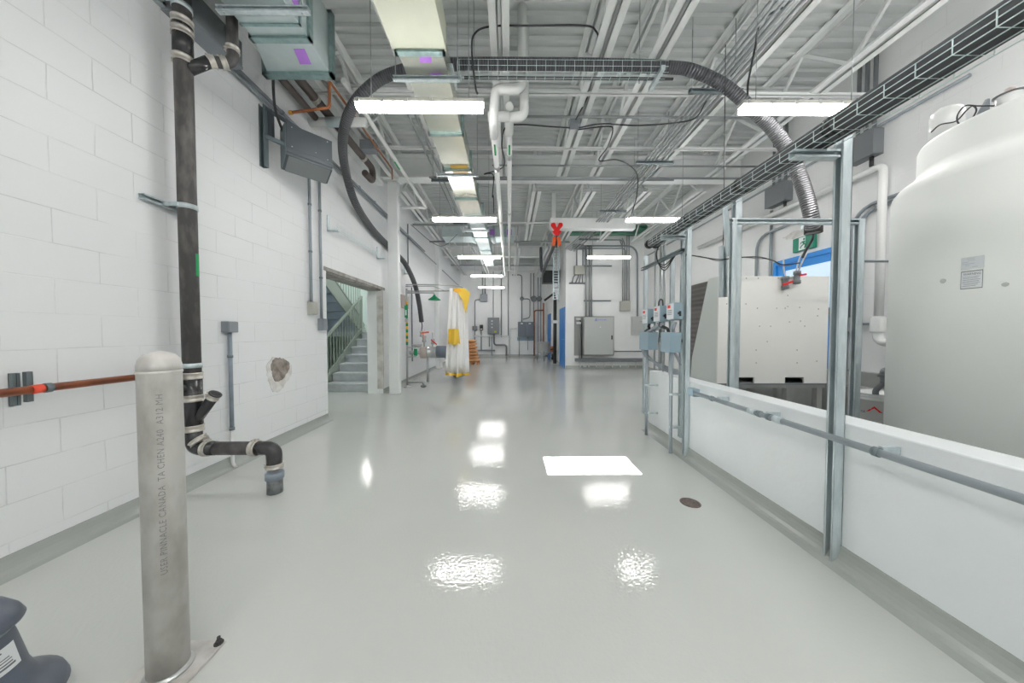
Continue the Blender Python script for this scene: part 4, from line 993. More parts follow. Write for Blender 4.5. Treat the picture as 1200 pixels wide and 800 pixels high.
cord([(-2.55, 8.2, 4.05), (-2.0, 8.25, 3.6), (-1.7, 8.3, 3.55), (-1.4, 8.5, 3.9)], 'thin cord sagging near the left wall before the cross duct', .008, 'jboxdk')
# box beam with hangers and the red hoist
yb_ = 8.2; a, b = U(645, 262, Y=yb_), U(745, 262, Y=yb_)
zt_, zb_ = U(650, 255, Y=yb_).z, U(650, 267.5, Y=yb_).z
t = thing('box_beam', 'short white box beam slung below the joists carrying the red hoist', 'beam', ((a.x+b.x)/2, yb_, zb_)); t['kind'] = 'structure'
MB().box(a.x, b.x, yb_, yb_+.22, zb_, zt_).build('beam_body', 'steelpaint', t, .008)
for x in (a.x+.1, b.x-.25):
    MB().box(x-.05, x+.05, yb_+.06, yb_+.16, zt_, 4.9).build('hanger_post', 'steelpaint', t)
MB().bar((b.x-.2, yb_+.1, zt_), (b.x+.15, yb_+.5, 4.5), .12, .12).build('diagonal_stay', 'steelpaint', t)
hx_ = U(652, 260, Y=yb_).x; hz = U(652, 262, Y=yb_-.08).z
t = thing('chain_hoist', 'red beam trolley with orange hooks hanging from the white box beam', 'hoist', (hx_, yb_-.08, hz-.5))
def disc(cx_, cz_, r, nm, m='red'): MB().cyl((cx_, yb_-.1, cz_), (cx_, yb_-.03, cz_), r, 20).build(nm, m, t)
for s in (-1, 1):
    MB().prism([(hx_+s*x, yb_-.11, hz+z) for x, z in ((.15, -.02), (.135, .015), (.06, .02), (.035, -.02), (.03, -.08), (.06, -.12), (.12, -.10), (.15, -.06))], (0, .05, 0)).build('trolley_claw', 'red', t, .006)
mb = MB(); mb.prism([(hx_-.14, yb_-.1, hz-.05), (hx_-.05, yb_-.1, hz-.03), (hx_, yb_-.1, hz-.1), (hx_+.05, yb_-.1, hz-.03), (hx_+.14, yb_-.1, hz-.05), (hx_+.06, yb_-.1, hz-.17), (hx_+.12, yb_-.1, hz-.2), (hx_+.05, yb_-.1, hz-.3), (hx_-.05, yb_-.1, hz-.3), (hx_-.12, yb_-.1, hz-.2), (hx_-.06, yb_-.1, hz-.17)], (0, .07, 0)); mb.build('side_plates', 'red', t)
for s in (-1, 1): MB().obox((hx_+s*.065-.01, yb_-.06, hz-.45), (1,0,.15*s), (0,1,0), (-.15*s,0,1), .085, .07, .22).build('hook_block', 'orange', t, .01)
MB().tube([(hx_, yb_-.06, hz-.1), (hx_, yb_-.06, hz-.6)], .02, 8).build('chain', 'cable', t)
# ================================================= TANK BAY AND RIGHT SIDE
def post(x, y, z0, z1, label, w=.041, open_dir=(-1,0,0), m='galv', foot=True, group='galvanised posts', name='strut_post'):
    t = thing(name, label, 'steel post', (x, y, z0), group)
    strut_mb((x, y, z0), (x, y, z1), w, open_dir).build('channel', m, t)
    return t
pf = U(975, 653, Z=0); print('postfoot', pf); zP = U(990, 164, Y=pf.y).z
post(KX-.0255, pf.y-.02, 0, zP, 'tall galvanised post in front of the knee wall nearest the camera', .05)
t = thing('tray_bracket', 'galvanised bracket arm from the nearest tall post under the cable tray', 'bracket', (1.65, 1.76, 2.17), 'tray brackets')
strut_mb((1.5, pf.y-.02, 2.195), (1.74, pf.y-.02, 2.195), .041, (0,-1,0)).build('arm', 'galv', t)
# tray along the bay with two hoses
tx = 1.55
wire_tray('long wire mesh cable tray running above the knee wall on posts', (tx, -1.5, 2.222), (tx, 3.5, 2.222), (1,0,0), .15, .055, r=.0022)
for x, z, r, lb in ((tx+.047, 2.272, .044, 'left'), (tx+.117, 2.26, .03, 'right')):
    pts = [(x, -1.5, z), (x, 3.42, z), (x, 3.56, z-.01)]
    t = thing('black_pipe', lb+' of the two thick black hoses lying in the cable tray above the knee wall', 'hose', pts[0], 'hoses in the long cable tray')
    MB().tube(pts, r, 18).build('tube', 'hose', t); MB().cyl((x, 3.55, z-.01), (x, 3.60, z-.012), r+.006, 18).build('end_cap', 'abs', t)
    for k in range(5): MB().cyl((x, .3+k*.62, z), (x, .34+k*.62, z), r+.003, 14).build('cable_tie', 'abs', t)
for k in range(3):
    x = tx+.13+.002*k
    tag(MB().tube(spline([(x, -1.5+.1*k, 2.235), (x-.02, 0, 2.24+.01*k), (x, 1.5, 2.235), (x-.03, 2.8, 2.24), (x, 3.5, 2.235), (x+.02, 3.62, 2.1), (x+.1, 3.6, 2.03-.03*k), (x+.12, 3.4, 2.1)], 6), .006, 6).build('thin_cable', 'cable'), 'thin dark cable '+['hugging the right edge', 'snaking along the middle', 'dropping lowest at the far end'][k]+' of the long cable tray', 'cable', 'thin cables in the long cable tray')
# rack of disconnect boxes at the end of the knee wall
zt = U(805, 266, Y=3.2).z
post(1.772, 3.11, 0, zt, 'tall galvanised post of the disconnect rack, foot on the floor', .045)
post(1.775, 3.205, .17, zt, 'galvanised channel just behind the front post of the disconnect rack', .041)
post(1.765, 4.06, .2, U(755, 300, Y=4.06).z, 'farthest galvanised channel of the disconnect rack, hung off the knee wall end', .041)
post(1.82, 3.5, .78, 2.15, 'middle galvanised channel standing on the knee wall behind the disconnect boxes', .041)
MB_ = MB(); strut_mb((1.5, 3.11, 2.195), (1.745, 3.11, 2.195), .041, (0,-1,0), MB_); t = thing('tray_bracket', 'galvanised bracket arm at the disconnect rack under the cable tray end', 'bracket', (1.65, 3.19, 2.17), 'tray brackets'); MB_.build('arm', 'galv', t)
for z, lb in ((2.08, 'upper black lined'), (1.40, 'middle'), (1.17, 'lower')):
    t = thing('rack_rail', lb+' level channel tying the disconnect rack posts together', 'steel channel', (1.73, 3.6, z), 'level channels of the disconnect rack')
    strut_mb((1.735, 3.14, z), (1.735, 4.1, z), .035, (-1,0,0)).build('channel', 'strutdk' if z > 2 else 'galv', t)
xs_ = 1.62
k = 0
for y0, y1, z0, z1 in ((3.085, 3.225, 1.385, 1.55), (3.375, 3.515, 1.375, 1.545), (3.675, 3.81, 1.36, 1.535)):
    lb = ['nearest', 'middle', 'farthest'][k]; k += 1
    t = thing('disconnect_switch', lb+' small disconnect switch of the upper row, white cover with a red mark', 'switch box', (1.67, (y0+y1)/2, z0), 'upper row of disconnect switches')
    MB().box(xs_+.005, 1.715, y0, y1, z0, z1).build('enclosure', 'disc', t, .004)
    MB().box(xs_, xs_+.005, y0+.004, y1-.004, z0+.004, z1-.004).build('cover', 'disclid', t)
    MB().box(xs_-.001, xs_, y0+.06, y0+.115, z1-.05, z1-.02).build('red_mark', 'red', t)
    mb = MB()
    for j in range(4): mb.box(xs_-.001, xs_, y0+.03, y0+.115, z1-.075-.014*j, z1-.07-.014*j)
    mb.build('printed_lines', 'labeltx', t)
    mb = MB(); mb.cyl((1.675, y0, z0+.06), (1.675, y0-.018, z0+.06), .014, 12); mb.box(1.668, 1.682, y0-.03, y0-.015, z0+.03, z0+.08); mb.build('switch_handle', 'abs', t)
k = 0
for y0, y1, z0, z1 in ((3.105, 3.29, 1.055, 1.255), (3.6, 3.835, 1.055, 1.26)):
    lb = ['nearer', 'farther'][k]; k += 1
    t = thing('enclosure_box', lb+' plain blue grey enclosure of the lower row on the disconnect rack', 'electrical box', (1.67, (y0+y1)/2, z0), 'lower row of enclosures')
    MB().box(1.605, 1.715, y0, y1, z0, z1).build('box_body', 'disc', t, .003)
    MB().box(1.60, 1.605, y0-.004, y1+.004, z0-.004, z1+.004).build('cover', 'disc', t, .002)
for k, (ya, yb2, sag) in enumerate(((3.12, 3.15, .0), (3.42, 3.25, .03), (3.48, 3.64, -.02), (3.7, 3.8, .03), (3.40, 3.72, .05))):
    tag(MB().tube(spline([(1.66, ya, 1.36), (1.655, ya+.01, 1.33), (1.65+sag, (ya+yb2)/2, 1.30), (1.655, yb2, 1.27), (1.66, yb2, 1.24)], 6), .016, 10).build('flexible_conduit', 'cable' if k % 2 else 'conduit'), 'short '+('black' if k % 2 else 'grey')+' flexible conduit between the upper switches and lower enclosures, '+['nearest', 'second', 'third', 'fourth', 'in the middle'][k], 'conduit', 'flexible conduits on the disconnect rack')
for k in range(3):
    tag(MB().tube(spline([(1.66, 3.86+.03*k, 1.06), (1.70, 3.84, .98-.02*k), (1.78+.02*k, 3.66, .84+.012*k), (1.84, 3.45, .80+.02*k), (1.80, 3.22, .85), (1.70, 3.2, 1.05)], 7), .013, 10).build('flexible_conduit', 'conduit'), 'grey flexible conduit curving under the lower enclosures, '+['outermost', 'middle', 'innermost'][k]+' loop', 'conduit', 'flexible conduits under the enclosures')
tag(MB().tube(spline([(1.67, 3.5, 1.54), (1.67, 3.49, 1.60), (1.67, 3.45, 1.62), (1.67, 3.41, 1.60), (1.67, 3.40, 1.54)], 6), .008, 8).build('flexible_conduit', 'cable'), 'small black loop on top of the middle disconnect switch', 'conduit')
for y, lb, zb in ((3.19, 'nearer', .02), (3.76, 'farther', .02)):
    conduit('rack_conduit', [(1.66, y, 1.055), (1.66, y, .35), (1.65, y-.03, .02)], .017, lb+' conduit dropping from the lower enclosure to the floor before the knee wall', 'conduit', bend=.1, group='conduits dropping from the enclosures')
    for z, wl in ((.62, 'upper'), (.28, 'lower')):
        t = thing('conduit_clip', wl+' channel clip holding the '+lb+' dropping conduit to the knee wall', 'clip', (1.72, y, z), 'channel clips on the knee wall')
        MB().box(1.65, KX-.001, y-.014, y+.014, z-.01, z+.01).build('channel', 'galv', t)
        MB().lathe([(.017, -.01), (.022, -.01), (.022, .01), (.017, .01)], (1.66, y, z+.0), 14).build('clip', 'galv', t)
for k, (x, y, r) in enumerate(((1.79, 3.62, .014), (1.80, 3.72, .02), (1.78, 3.82, .012))):
    conduit('rack_conduit', [(x, y, .80), (x, y, 2.3)], r, ['thin', 'thicker', 'thinnest'][k]+' upright conduit behind the disconnect boxes rising to the tray', 'emt', group='upright conduits behind the rack')
# conduit along the knee wall face
zc = .70; x_ = 1.70
conduit('knee_wall_conduit', [(x_, 2.84, zc), (x_, YB+.1, zc)], .0175, 'long grey conduit running level along the knee wall face', 'conduit', clips=[((x_, y, zc), (0,1,0)) for y in (2.6, 2.1, 2.02, 1.42, .9)])
jbox('outlet_box', (1.715, 2.88, zc), (.06, .09, .07), 'small blue grey conduit box on the knee wall beside the rack post', 'disc', lid=(-1,0,0))
for k, y in enumerate((2.55, 2.06, 1.42, .88)):
    t = thing('conduit_clip', 'channel clip holding the level conduit on the knee wall, '+['farthest from the camera', 'second farthest', 'just beyond the nearest post', 'nearest the camera'][k], 'clip', (1.75, y, zc), 'channel clips on the knee wall')
    if k == 2: t['label'] = 'channel clip holding the level conduit on the knee wall, just right of the nearest post'
    MB().box(x_+.019, KX-.001, y-.01, y+.01, zc-.025, zc+.025).build('channel', 'galv', t)
for k, y in enumerate((2.16, 1.95)): tag(MB().lathe([(.0176, -.03), (.022, -.03), (.022, .03), (.0176, .03)], (x_, y, zc), 16, True, (0,1,0)).build('conduit_coupling', 'galv'), ['farther', 'nearer'][k]+' of two ring couplings on the knee wall conduit', 'coupling')

# inner galvanised frame behind the knee wall
fy = 2.8
fl, fr = U(859, 300, Y=fy).x, U(1006, 300, Y=fy).x; ft = U(930, 257, Y=fy).z
t = thing('steel_goalpost', 'galvanised goalpost frame standing in the tank bay before the white box', 'steel frame', ((fl+fr)/2, fy, 0))
strut_mb((fl, fy, .012), (fl, fy, ft), .042, (-1,0,0)).build('left_upright', 'galv', t); strut_mb((fr, fy, .012), (fr, fy, ft-.0), .052, (-1,0,0)).build('right_upright', 'galv', t)
strut_mb((fl-.03, fy, ft-.02), (fr+.03, fy, ft-.02), .045, (0,-1,0)).build('cross_rail', 'galv', t)
q = U(864, 228, Y=3.0); q1 = U(864, 322, Y=3.0)
post(q.x, 3.0, .77*0+.012, q.z, 'perforated galvanised post behind the left upright of the goalpost frame', .06)
p_, q_ = U(849, 240, Y=3.1), U(854, 300, Y=3.1)
t = thing('leaning_channel', 'galvanised channel hanging askew beside the perforated post', 'steel channel', q_)
MB().bar(p_, q_, .045, .02).build('channel', 'galv', t)
p_, q_ = U(847.5, 288, Y=3.25), U(847.5, 348, Y=3.25)
t = thing('small_channel', 'short galvanised channel hanging at the left of the white box', 'steel channel', q_)
strut_mb(q_, p_, .055, (0,-1,0)).build('channel', 'galv', t)
MB().tube([p_, (p_.x, p_.y, 2.5), (p_.x, p_.y+.02, 4.2)], .004, 6).build('hanger', 'cable', t)
# white plastic box on its stand
Yb = 3.6; f = lambda px, py: U(px, py, Y=Yb)
XA, XB_ = f(841, 400).x, f(970, 400).x; ZT, ZB = f(905, 323.5).z, f(905, 449).z
t = thing('plastic_process_box', 'big white plastic box with fork slots and a slanted louvred side in the tank bay', 'process tank', ((XA+XB_)/2, 3.9, ZB))
s1, s2, s3, s4 = f(862, 445).x, f(884, 445).x, f(920, 445).x, f(942, 445).x; zs_ = f(900, 442).z
poly = [(XA, ZB), (s1, ZB), (s1, zs_), (s2, zs_), (s2, ZB), (s3, ZB), (s3, zs_), (s4, zs_), (s4, ZB), (XB_, ZB), (XB_, ZT), (XA, ZT)]
MB().prism([(x, Yb, z) for x, z in poly], (0, .02, 0)).build('front_panel', 'pp', t, .002)
MB().box(XA, XB_, Yb+.004, 4.25, ZB-.02, ZB).build('base_plate', 'jbox', t)
yTop, yBot = U(830, 328, X=XA).y, U(811, 415, X=XA).y; zLow = U(811, 418, X=XA).z
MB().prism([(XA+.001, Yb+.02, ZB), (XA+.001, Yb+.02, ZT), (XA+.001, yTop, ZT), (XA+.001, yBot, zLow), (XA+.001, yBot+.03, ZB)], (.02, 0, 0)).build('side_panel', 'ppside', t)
mb = MB(); n = 16; yE = 4.25
mb.prism([(XA+.03, yTop, ZT), (XA+.03, yE, ZT-.0), (XA+.03, yE, ZB), (XA+.03, yBot, ZB)], (.01, 0, 0))
for k in range(n):
    z = ZT-.02-(ZT-zLow-.02)*k/n; ff = (ZT-z)/(ZT-zLow); ya = yTop+(yBot-yTop)*ff+.01
    if ya < yE-.02: mb.prism([(XA+.012, ya, z-.03), (XA+.012, yE, z-.03), (XA+.03, yE, z), (XA+.03, ya, z)], (0, 0, .006))
mb.build('side_louvres', 'louver', t)
MB().box(XA+.02, XB_-.001, Yb+.02, yE, ZT-.02, ZT-.0).build('top_panel', 'pp', t)
MB().box(XB_-.02, XB_, Yb+.02, yE, ZB, ZT-.021).build('right_panel', 'pp', t); MB().box(XA+.045, XB_-.02, yE-.02, yE, ZB, ZT-.021).build('back_panel', 'pp', t)
MB().box(s1+.005, s2-.005, Yb+.03, yE-.03, ZB+.001, ZB+.01).build('slot_liner', 'dado', t)
for (px_, py_) in ((851.6,326),(874.5,326),(888.5,326),(912,326),(851.6,356),(874,356),(887.5,361),(910,361),(920,361),(937,360),(959,362),(923,346),(958,370),(890,382),(903,382),(925,377),(938,376),(943,382),(899,400),(886,410),(934,410),(886,425),(934,425),(957,423),(923,359)):
    q = f(px_, py_); MB().lathe([(.0055, 0), (.0055, .003), (.003, .005)], (q.x, Yb, q.z), 8, True, (0,-1,0)).build('screw', 'bolt', t)
t = thing('steel_stand', 'grey steel stand carrying the white plastic box', 'stand', ((XA+XB_)/2, 3.9, 0))
for x in (XA+.06, XB_-.42, XB_-.06):
    for y in (Yb+.05, 4.2): MB().box(x-.03, x+.03, y-.03, y+.03, .012, ZB-.06).build('leg', 'dado', t)
mb = MB(); mb.box(XA, XB_, Yb+.02, Yb+.08, ZB-.06, ZB-.021); mb.box(XA, XB_, 4.17, 4.23, ZB-.06, ZB-.021); mb.build('frame_rails', 'dado', t)
def union_valve(px_, py_, y, lb, flip):
    c = U(px_, py_, Y=y); t = thing('union_valve', lb, 'valve', c, 'grey union valves on the white box')
    mb = MB(); mb.lathe([(.02, -.075), (.036, -.07), (.036, -.035), (.028, -.03), (.03, .03), (.036, .035), (.036, .07), (.02, .075)], c, 20); mb.build('valve_body', 'jboxdk', t)
    mb = MB(); mb.bar(c+Vector((-.055 if flip else .0, -.03, -.03 if flip else .02)), c+Vector((.055 if flip else .075, -.03, .01 if flip else .03)), .018, .022); mb.build('handle', 'red', t)
    return c
c1 = union_valve(920.5, 331, 3.56, 'left grey union valve with red handle on top of the white box front', True)
c2 = union_valve(934, 325, 3.56, 'right grey union valve with red handle on top of the white box front', False)
he = hm[-1]
for a, b, lb, m_ in ((c1, U(918, 303, Y=3.5), 'white tube rising from the left union valve', 'white_pvc'), (c2+Vector((-.012,0,0)), U(940, 295, Y=3.45), 'left white tube rising from the right union valve', 'white_pvc'), (c2+Vector((.014,0,0)), U(945, 297, Y=3.45), 'right white tube rising from the right union valve', 'white_pvc')):
    tag(MB().tube(spline([a+Vector((0,0,.07)), (a+b)/2+Vector((-.008,0,.03)), b], 5), .008, 8).build('tube', m_), lb, 'tube')
tag(MB().tube(spline([U(940, 302, Y=3.47), U(945, 292, Y=3.45), U(952, 280, Y=3.4), he], 6), .013, 10).build('cable_bundle', 'cable'), 'dark wrapped bundle hanging from the end of the metal hose', 'cable')
cc = [U(804, 298, Y=3.1), U(822, 301, Y=3.2), U(843, 304, Y=3.2), U(862, 302, Y=3.1), U(888, 301, Y=3.3), U(905, 305, Y=3.4), U(918, 310, Y=3.45), U(938, 308, Y=3.45)]
tag(MB().tube(spline(cc, 6), .006, 8).build('cable', 'cable'), 'black cable strung from the rack post past the goalpost frame to the valves', 'cable', 'cables strung above the white box')
tag(MB().tube(spline([p+Vector((0,.01,.008 if i%2 else -.012)) for i, p in enumerate(cc)], 6), .004, 8).build('cable', 'jboxdk'), 'thin grey cable twisting along the black cable above the white box', 'cable', 'cables strung above the white box')
# round white tank
TX, TY, TR = 3.2, 1.83, .62
t = thing('storage_tank', 'huge round white plastic storage tank standing in the tank bay at the right', 'tank', (TX, TY, 0))
prof = [(TR, .013), (TR, 2.17), (TR-.005, 2.2), (TR-.03, 2.24), (TR-.075, 2.275), (.517, 2.31), (.507, 2.34), (.507, 2.49), (.5, 2.508), (.42, 2.53), (.3, 2.55), (.15, 2.57), (.001, 2.575)]
MB().lathe(prof, (TX, TY, 0), 96).build('shell', 'tank', t)
def ontank(px_, py_, off=.0):
    d = CR @ Vector(((px_-600)/FPX, (400-py_)/FPX, -1)); r = TR+off; a = d.x**2+d.y**2; b = -2*(d.x*TX+d.y*TY); c = TX*TX+TY*TY-r*r
    s = (-b-math.sqrt(max(b*b-4*a*c, 0)))/(2*a); return Vector((0,0,CAMH))+d*s
def tank_patch(x0, y0l, y0r, x1, y1l, y1r, off, m, name, rim=0):
    """rectangle on the curved wall between two pixel columns"""
    A_, B_ = ontank(x0, y0l), ontank(x1, y0r); C_, D_ = ontank(x0, y1l), ontank(x1, y1r)
    a0_, a1_ = math.atan2(A_.y-TY, A_.x-TX), math.atan2(B_.y-TY, B_.x-TX); zt_, zb_ = (A_.z+B_.z)/2, (C_.z+D_.z)/2
    if a1_-a0_ > math.pi: a1_ -= 2*math.pi
    if a0_-a1_ > math.pi: a1_ += 2*math.pi
    return a0_, a1_, zb_, zt_
def cyl_patch(a0_, a1_, zb_, zt_, off, m, name, mb=None, n=10, build=True):
    mb = mb or MB(); o = len(mb.v)
    for i in range(n+1):
        a = a0_+(a1_-a0_)*i/n
        for z in (zb_, zt_): mb.v.append(Vector((TX+(TR+off)*math.cos(a), TY+(TR+off)*math.sin(a), z)))
    for i in range(n): mb.face((o+2*i, o+2*i+2, o+2*i+3, o+2*i+1), True)
    return mb.build(name, m, t) if build else mb
a0_, a1_, zb_, zt_ = tank_patch(1126.5, 319, 315, 1152.5, 339, 337, 0, None, None)
cyl_patch(a0_, a1_, zb_, zt_, .0012, 'label', 'warning_label')
mb = MB(); w_ = .003/TR*1; da = (a1_-a0_); wa = da*.025; hz_ = (zt_-zb_)*.04
for (aa, ab, za_, zb2) in ((a0_, a0_+wa, zb_, zt_), (a1_-wa, a1_, zb_, zt_), (a0_, a1_, zb_, zb_+hz_), (a0_, a1_, zt_-hz_, zt_)): cyl_patch(aa, ab, za_, zb2, .002, None, None, mb, build=False)
mb.build('label_border', 'labeltx', t)
def tt_(u, v, A0=a0_, DA=da, Z0=zb_, DZ_=zt_-zb_): a = A0+DA*u; return (TX+(TR+.0022)*math.cos(a), TY+(TR+.0022)*math.sin(a), Z0+DZ_*v)
text_mesh('WARNING', 1, lambda x, y: tt_(.12+x*.165, .76+y*.19), mb=MB()).build('warning_heading', 'labeltx', t)
mb = MB()
for j, (ua, ub) in enumerate(((.08,.86),(.08,.8),(.08,.9),(.08,.84),(.08,.88),(.14,.8),(.08,.7))):
    v = .66-.085*j; cyl_patch(a0_+da*ua, a0_+da*ub, zb_+(zt_-zb_)*v, zb_+(zt_-zb_)*(v+.018), .002, None, None, mb, build=False)
mb.build('warning_text_lines', 'labeltx', t)
a2, a3, z2, z3 = tank_patch(1126.5, 303, 298, 1154, 317, 313, 0, None, None)
cyl_patch(a2, a3, z2, z3, .001, mat('faded_label', (208,214,216), .4), 'faded_label'); mb = MB()
for j, (ua, ub) in enumerate(((.25,.6),(.3,.62),(.05,.35),(.05,.6),(.2,.4),(.5,.75))):
    v = .85-.14*j; cyl_patch(a2+(a3-a2)*ua, a2+(a3-a2)*ub, z2+(z3-z2)*v, z2+(z3-z2)*(v+.04), .0018, None, None, mb, build=False)
mb.build('faded_text_lines', mat('faded_print', (176,182,184), .6), t)
for px_, py_, r in ((1105, 329, .014), (1178, 333, .012)):
    q = ontank(px_, py_); n_ = (q-Vector((TX, TY, q.z))).normalized(); MB().lathe([(r, 0), (r*.8, .0012), (.001, .0015)], q, 14, True, n_).build('moulding_spot', mat('spot_grey', (186,189,186), .5), t)
# things on the tank dome
def domez(x, y):
    r = math.hypot(x-TX, y-TY)
    for (r0, z0), (r1, z1) in zip(prof[7:], prof[8:]):
        if r1 <= r <= r0: return z0+(z1-z0)*(r0-r)/(r0-r1)
    return 2.575
def on_dome(px_, py_, Y=None):
    return U(px_, py_, Y=Y)
q = U(1109, 150, Y=2.07); vx, vy = q.x, q.y; dz = domez(vx, vy)
t = thing('tank_vent', 'white domed vent pipe standing on the tank top', 'vent', (vx, vy, dz-.03))
zt2 = U(1109, 126, Y=vy).z
MB().lathe([(.072, dz-.05), (.072, zt2-.05), (.065, zt2-.025), (.045, zt2-.008), (.02, zt2), (.001, zt2+.001)], (vx, vy, 0), 28).build('vent_pipe', 'white_pvc', t)
q = U(1183, 118, Y=1.86); lx, ly = q.x, q.y; dz2 = domez(lx, ly)
t = thing('tank_fitting', 'white capped fitting with blue ring on the tank top at the right', 'tank fitting', (lx, ly, dz2-.02))
zt3 = U(1183, 112, Y=ly).z
MB().lathe([(.05, dz2-.04), (.05, zt3), (.044, zt3+.004)], (lx, ly, 0), 24).build('neck', 'white_pvc', t)
MB().lathe([(.051, dz2+.01), (.052, dz2+.018), (.051, dz2+.026)], (lx, ly, 0), 24, True, None, False).build('blue_ring', 'blue2', t)
MB().lathe([(.06, zt3+.004), (.06, zt3+.008), (.02, zt3+.012)], (lx, ly, 0), 24).build('flange', 'jboxdk', t)
MB().lathe([(.02, zt3+.012), (.02, zt3+.04), (.016, zt3+.044)], (lx, ly, 0), 16).build('cap', 'pinkgrey', t)
MB().prism([(lx-.13, ly+.05, dz2-.02), (lx-.04, ly+.05, dz2-.0), (lx-.04, ly+.05, zt3+.02), (lx-.055, ly+.05, zt3+.02)], (0, .01, 0)).build('gusset', 'jbox', t)
lp = [U(x, y, Y=yy+.02) for x, y, yy in ((1091, 155, 1.97), (1102, 146, 1.95), (1120, 142, 1.93), (1132, 130, 1.9), (1140, 124, 1.9), (1144, 130, 1.88), (1136, 142, 1.88), (1124, 145, 1.9), (1122, 135, 1.92), (1131, 124, 1.9), (1145, 124, 1.88), (1165, 124, 1.86))]
tag(MB().tube(spline(lp, 6), .004, 7).build('sensor_cable', 'cable'), 'coiled black sensor cable on the tank top beside the white vent', 'cable')
# bucket on a plinth with a grey tap over it
bx, by_ = 3.41, 2.86; zt4 = U(1035, 459, Y=by_).z; hb = .37
struct(MB().box(bx-.28, bx+.5, by_-.22, by_+.25, .012, zt4-hb).build('floor_plinth', 'dado', bevel=.01))
t = thing('bucket', 'white plastic bucket with red triangle mark standing between tank and right wall', 'bucket', (bx, by_, zt4-hb)); z0 = zt4-hb
MB().lathe([(.125, z0), (.13, z0+.005), (.148, z0+hb-.07), (.153, z0+hb-.07), (.153, z0+hb-.055), (.149, z0+hb-.05), (.154, z0+hb-.035), (.154, z0+hb-.022), (.15, z0+hb-.018)], (bx, by_, 0), 40).build('pail', 'white_pvc', t)
MB().lathe([(.158, z0+hb-.018), (.159, z0+hb-.002), (.15, z0+hb), (.001, z0+hb-.004)], (bx, by_, 0), 40).build('lid', 'white_pvc', t)
ab = math.atan2(-by_, -bx)
def bk_(u, v, off=.002): a = ab-.1+u/.14; r = .13+.02*(v/hb)+off; return Vector((bx+r*math.cos(a), by_+r*math.sin(a), z0+v))
mb = MB()
for (p0_, p1_, p2_, p3_) in (((-.05,.20),(.0,.255),(.0,.235),(-.03,.205)), ((.0,.255),(.05,.20),(.03,.205),(.0,.235)), ((-.05,.20),(-.03,.205),(.03,.205),(.05,.20))): mb.prism([bk_(*p) for p in (p0_, p1_, p2_, p3_)], (-.001,-.001,0))
mb.build('red_triangle', 'red', t); text_mesh('GE', .03, lambda x, y: bk_(-.09+x*1.0, .185+y*.9), mb=MB()).build('blue_lettering', 'navy', t)
MB().tube(spline([bk_(-.17,.31,.006), bk_(-.14,.2,.012), bk_(-.05,.13,.014), bk_(.06,.12,.014)], 6), .0025, 6).build('wire_handle', 'steel', t)
g = [U(1052, 433, Y=2.62), U(1035, 433, Y=2.62), U(1034, 441, Y=2.62), U(1037, 448, Y=2.62), U(1026, 457, Y=2.66), U(1026, 462, Y=2.66)]
t = thing('outlet_tap', 'grey plastic outlet elbow bending down over the bucket', 'tap', g[-1])
MB().tube(fillet(g, .03, 5), .02, 14).build('pipe', 'jboxdk', t); MB().tube([g[0], (g[0].x+.05, 2.54, g[0].z), (3.42, 2.45, g[0].z)], .02, 12).build('tail', 'jboxdk', t)
for k_ in (1, 2): MB().lathe([(.022, -.012), (.03, -.012), (.03, .012), (.022, .012)], g[k_+1]+Vector((0,0,.01)), 14).build('collar', 'jboxdk', t)

# ---------------------------------------------------------- right wall kit
xr_ = XR-.04
def RW(px_, py_, x=xr_): return U(px_, py_, X=x)
for (pa, pya, pb, pyb, lb) in ((1000, 195, 1033, 150, 'nearer'), (903, 245, 927, 210, 'farther')):
    a, b = RW(pa, pya), RW(pb, pyb); z0_, z1_ = a.z, a.z+.32
    t = thing('junction_box', lb+' of the two large grey junction boxes high on the right wall', 'electrical box', (xr_, (a.y+b.y)/2, z0_), 'large boxes on the right wall')
    MB().box(XR-.14, XR, b.y, a.y, z0_, z1_).build('box_body', 'jboxdk', t, .004); MB().box(XR-.146, XR-.14, b.y-.006, a.y+.006, z0_-.006, z1_+.006).build('cover', 'jboxdk', t)
    for k, fy_ in enumerate((.2, .5, .8)):
        y = b.y+(a.y-b.y)*fy_; MB().tube([(XR-.06, y, z1_), (XR-.06, y, 4.9)], .022, 10).build('riser_conduit', 'jboxdk', t)
    MB().cyl((XR-.06, b.y+.08, z0_), (XR-.06, b.y+.08, z0_-.12), .022, 10).build('gland', 'abs', t)
a, b = RW(905, 257), RW(1029, 199)
vy_ = RW(1037, 300, XR-.06).y; zz_ = b.z
t = pipe('white_pipe', [(XR-.115, 7.6, zz_), (XR-.115, vy_, zz_), (XR-.115, vy_, RW(1037, 372).z)], .042, 'white pipe running level on the right wall then dropping behind the tank', 'white_pvc', .08)
zv = RW(1040, 380).z
MB().lathe([(.07, -.1), (.075, -.08), (.075, .08), (.06, .1)], (XR-.115, vy_, zv), 20).build('trap_body', 'white_pvc', t)
MB().tube(fillet([(XR-.115, vy_, zv-.02), (XR-.115, vy_, zv-.22), (XR-.115, vy_-.35, zv-.22)], .1), .05, 16).build('trap_bend', 'white_pvc', t)
for k, (pxv, pyl, lb) in enumerate(((998.5, 232, 'outer'), (1003.8, 238, 'inner'))):
    yv = RW(pxv, 300).y; zl_ = RW(1040, pyl).z
    conduit('wall_conduit', [(xr_, 2.2, zl_), (xr_, yv, zl_), (xr_, yv, 1.42)], .021, lb+' of two grey conduits bending down the right wall beside the white pipe', 'conduit', bend=.3, group='bent conduits on the right wall', clips=[((xr_, yv, 1.95), (0,0,1))])
q = RW(996.5, 380)
jbox('junction_box', (XR-.05, q.y+.02, q.z), (.1, .2, .19), 'grey junction box under the two bent conduits on the right wall', 'jbox', lid=(-1,0,0))
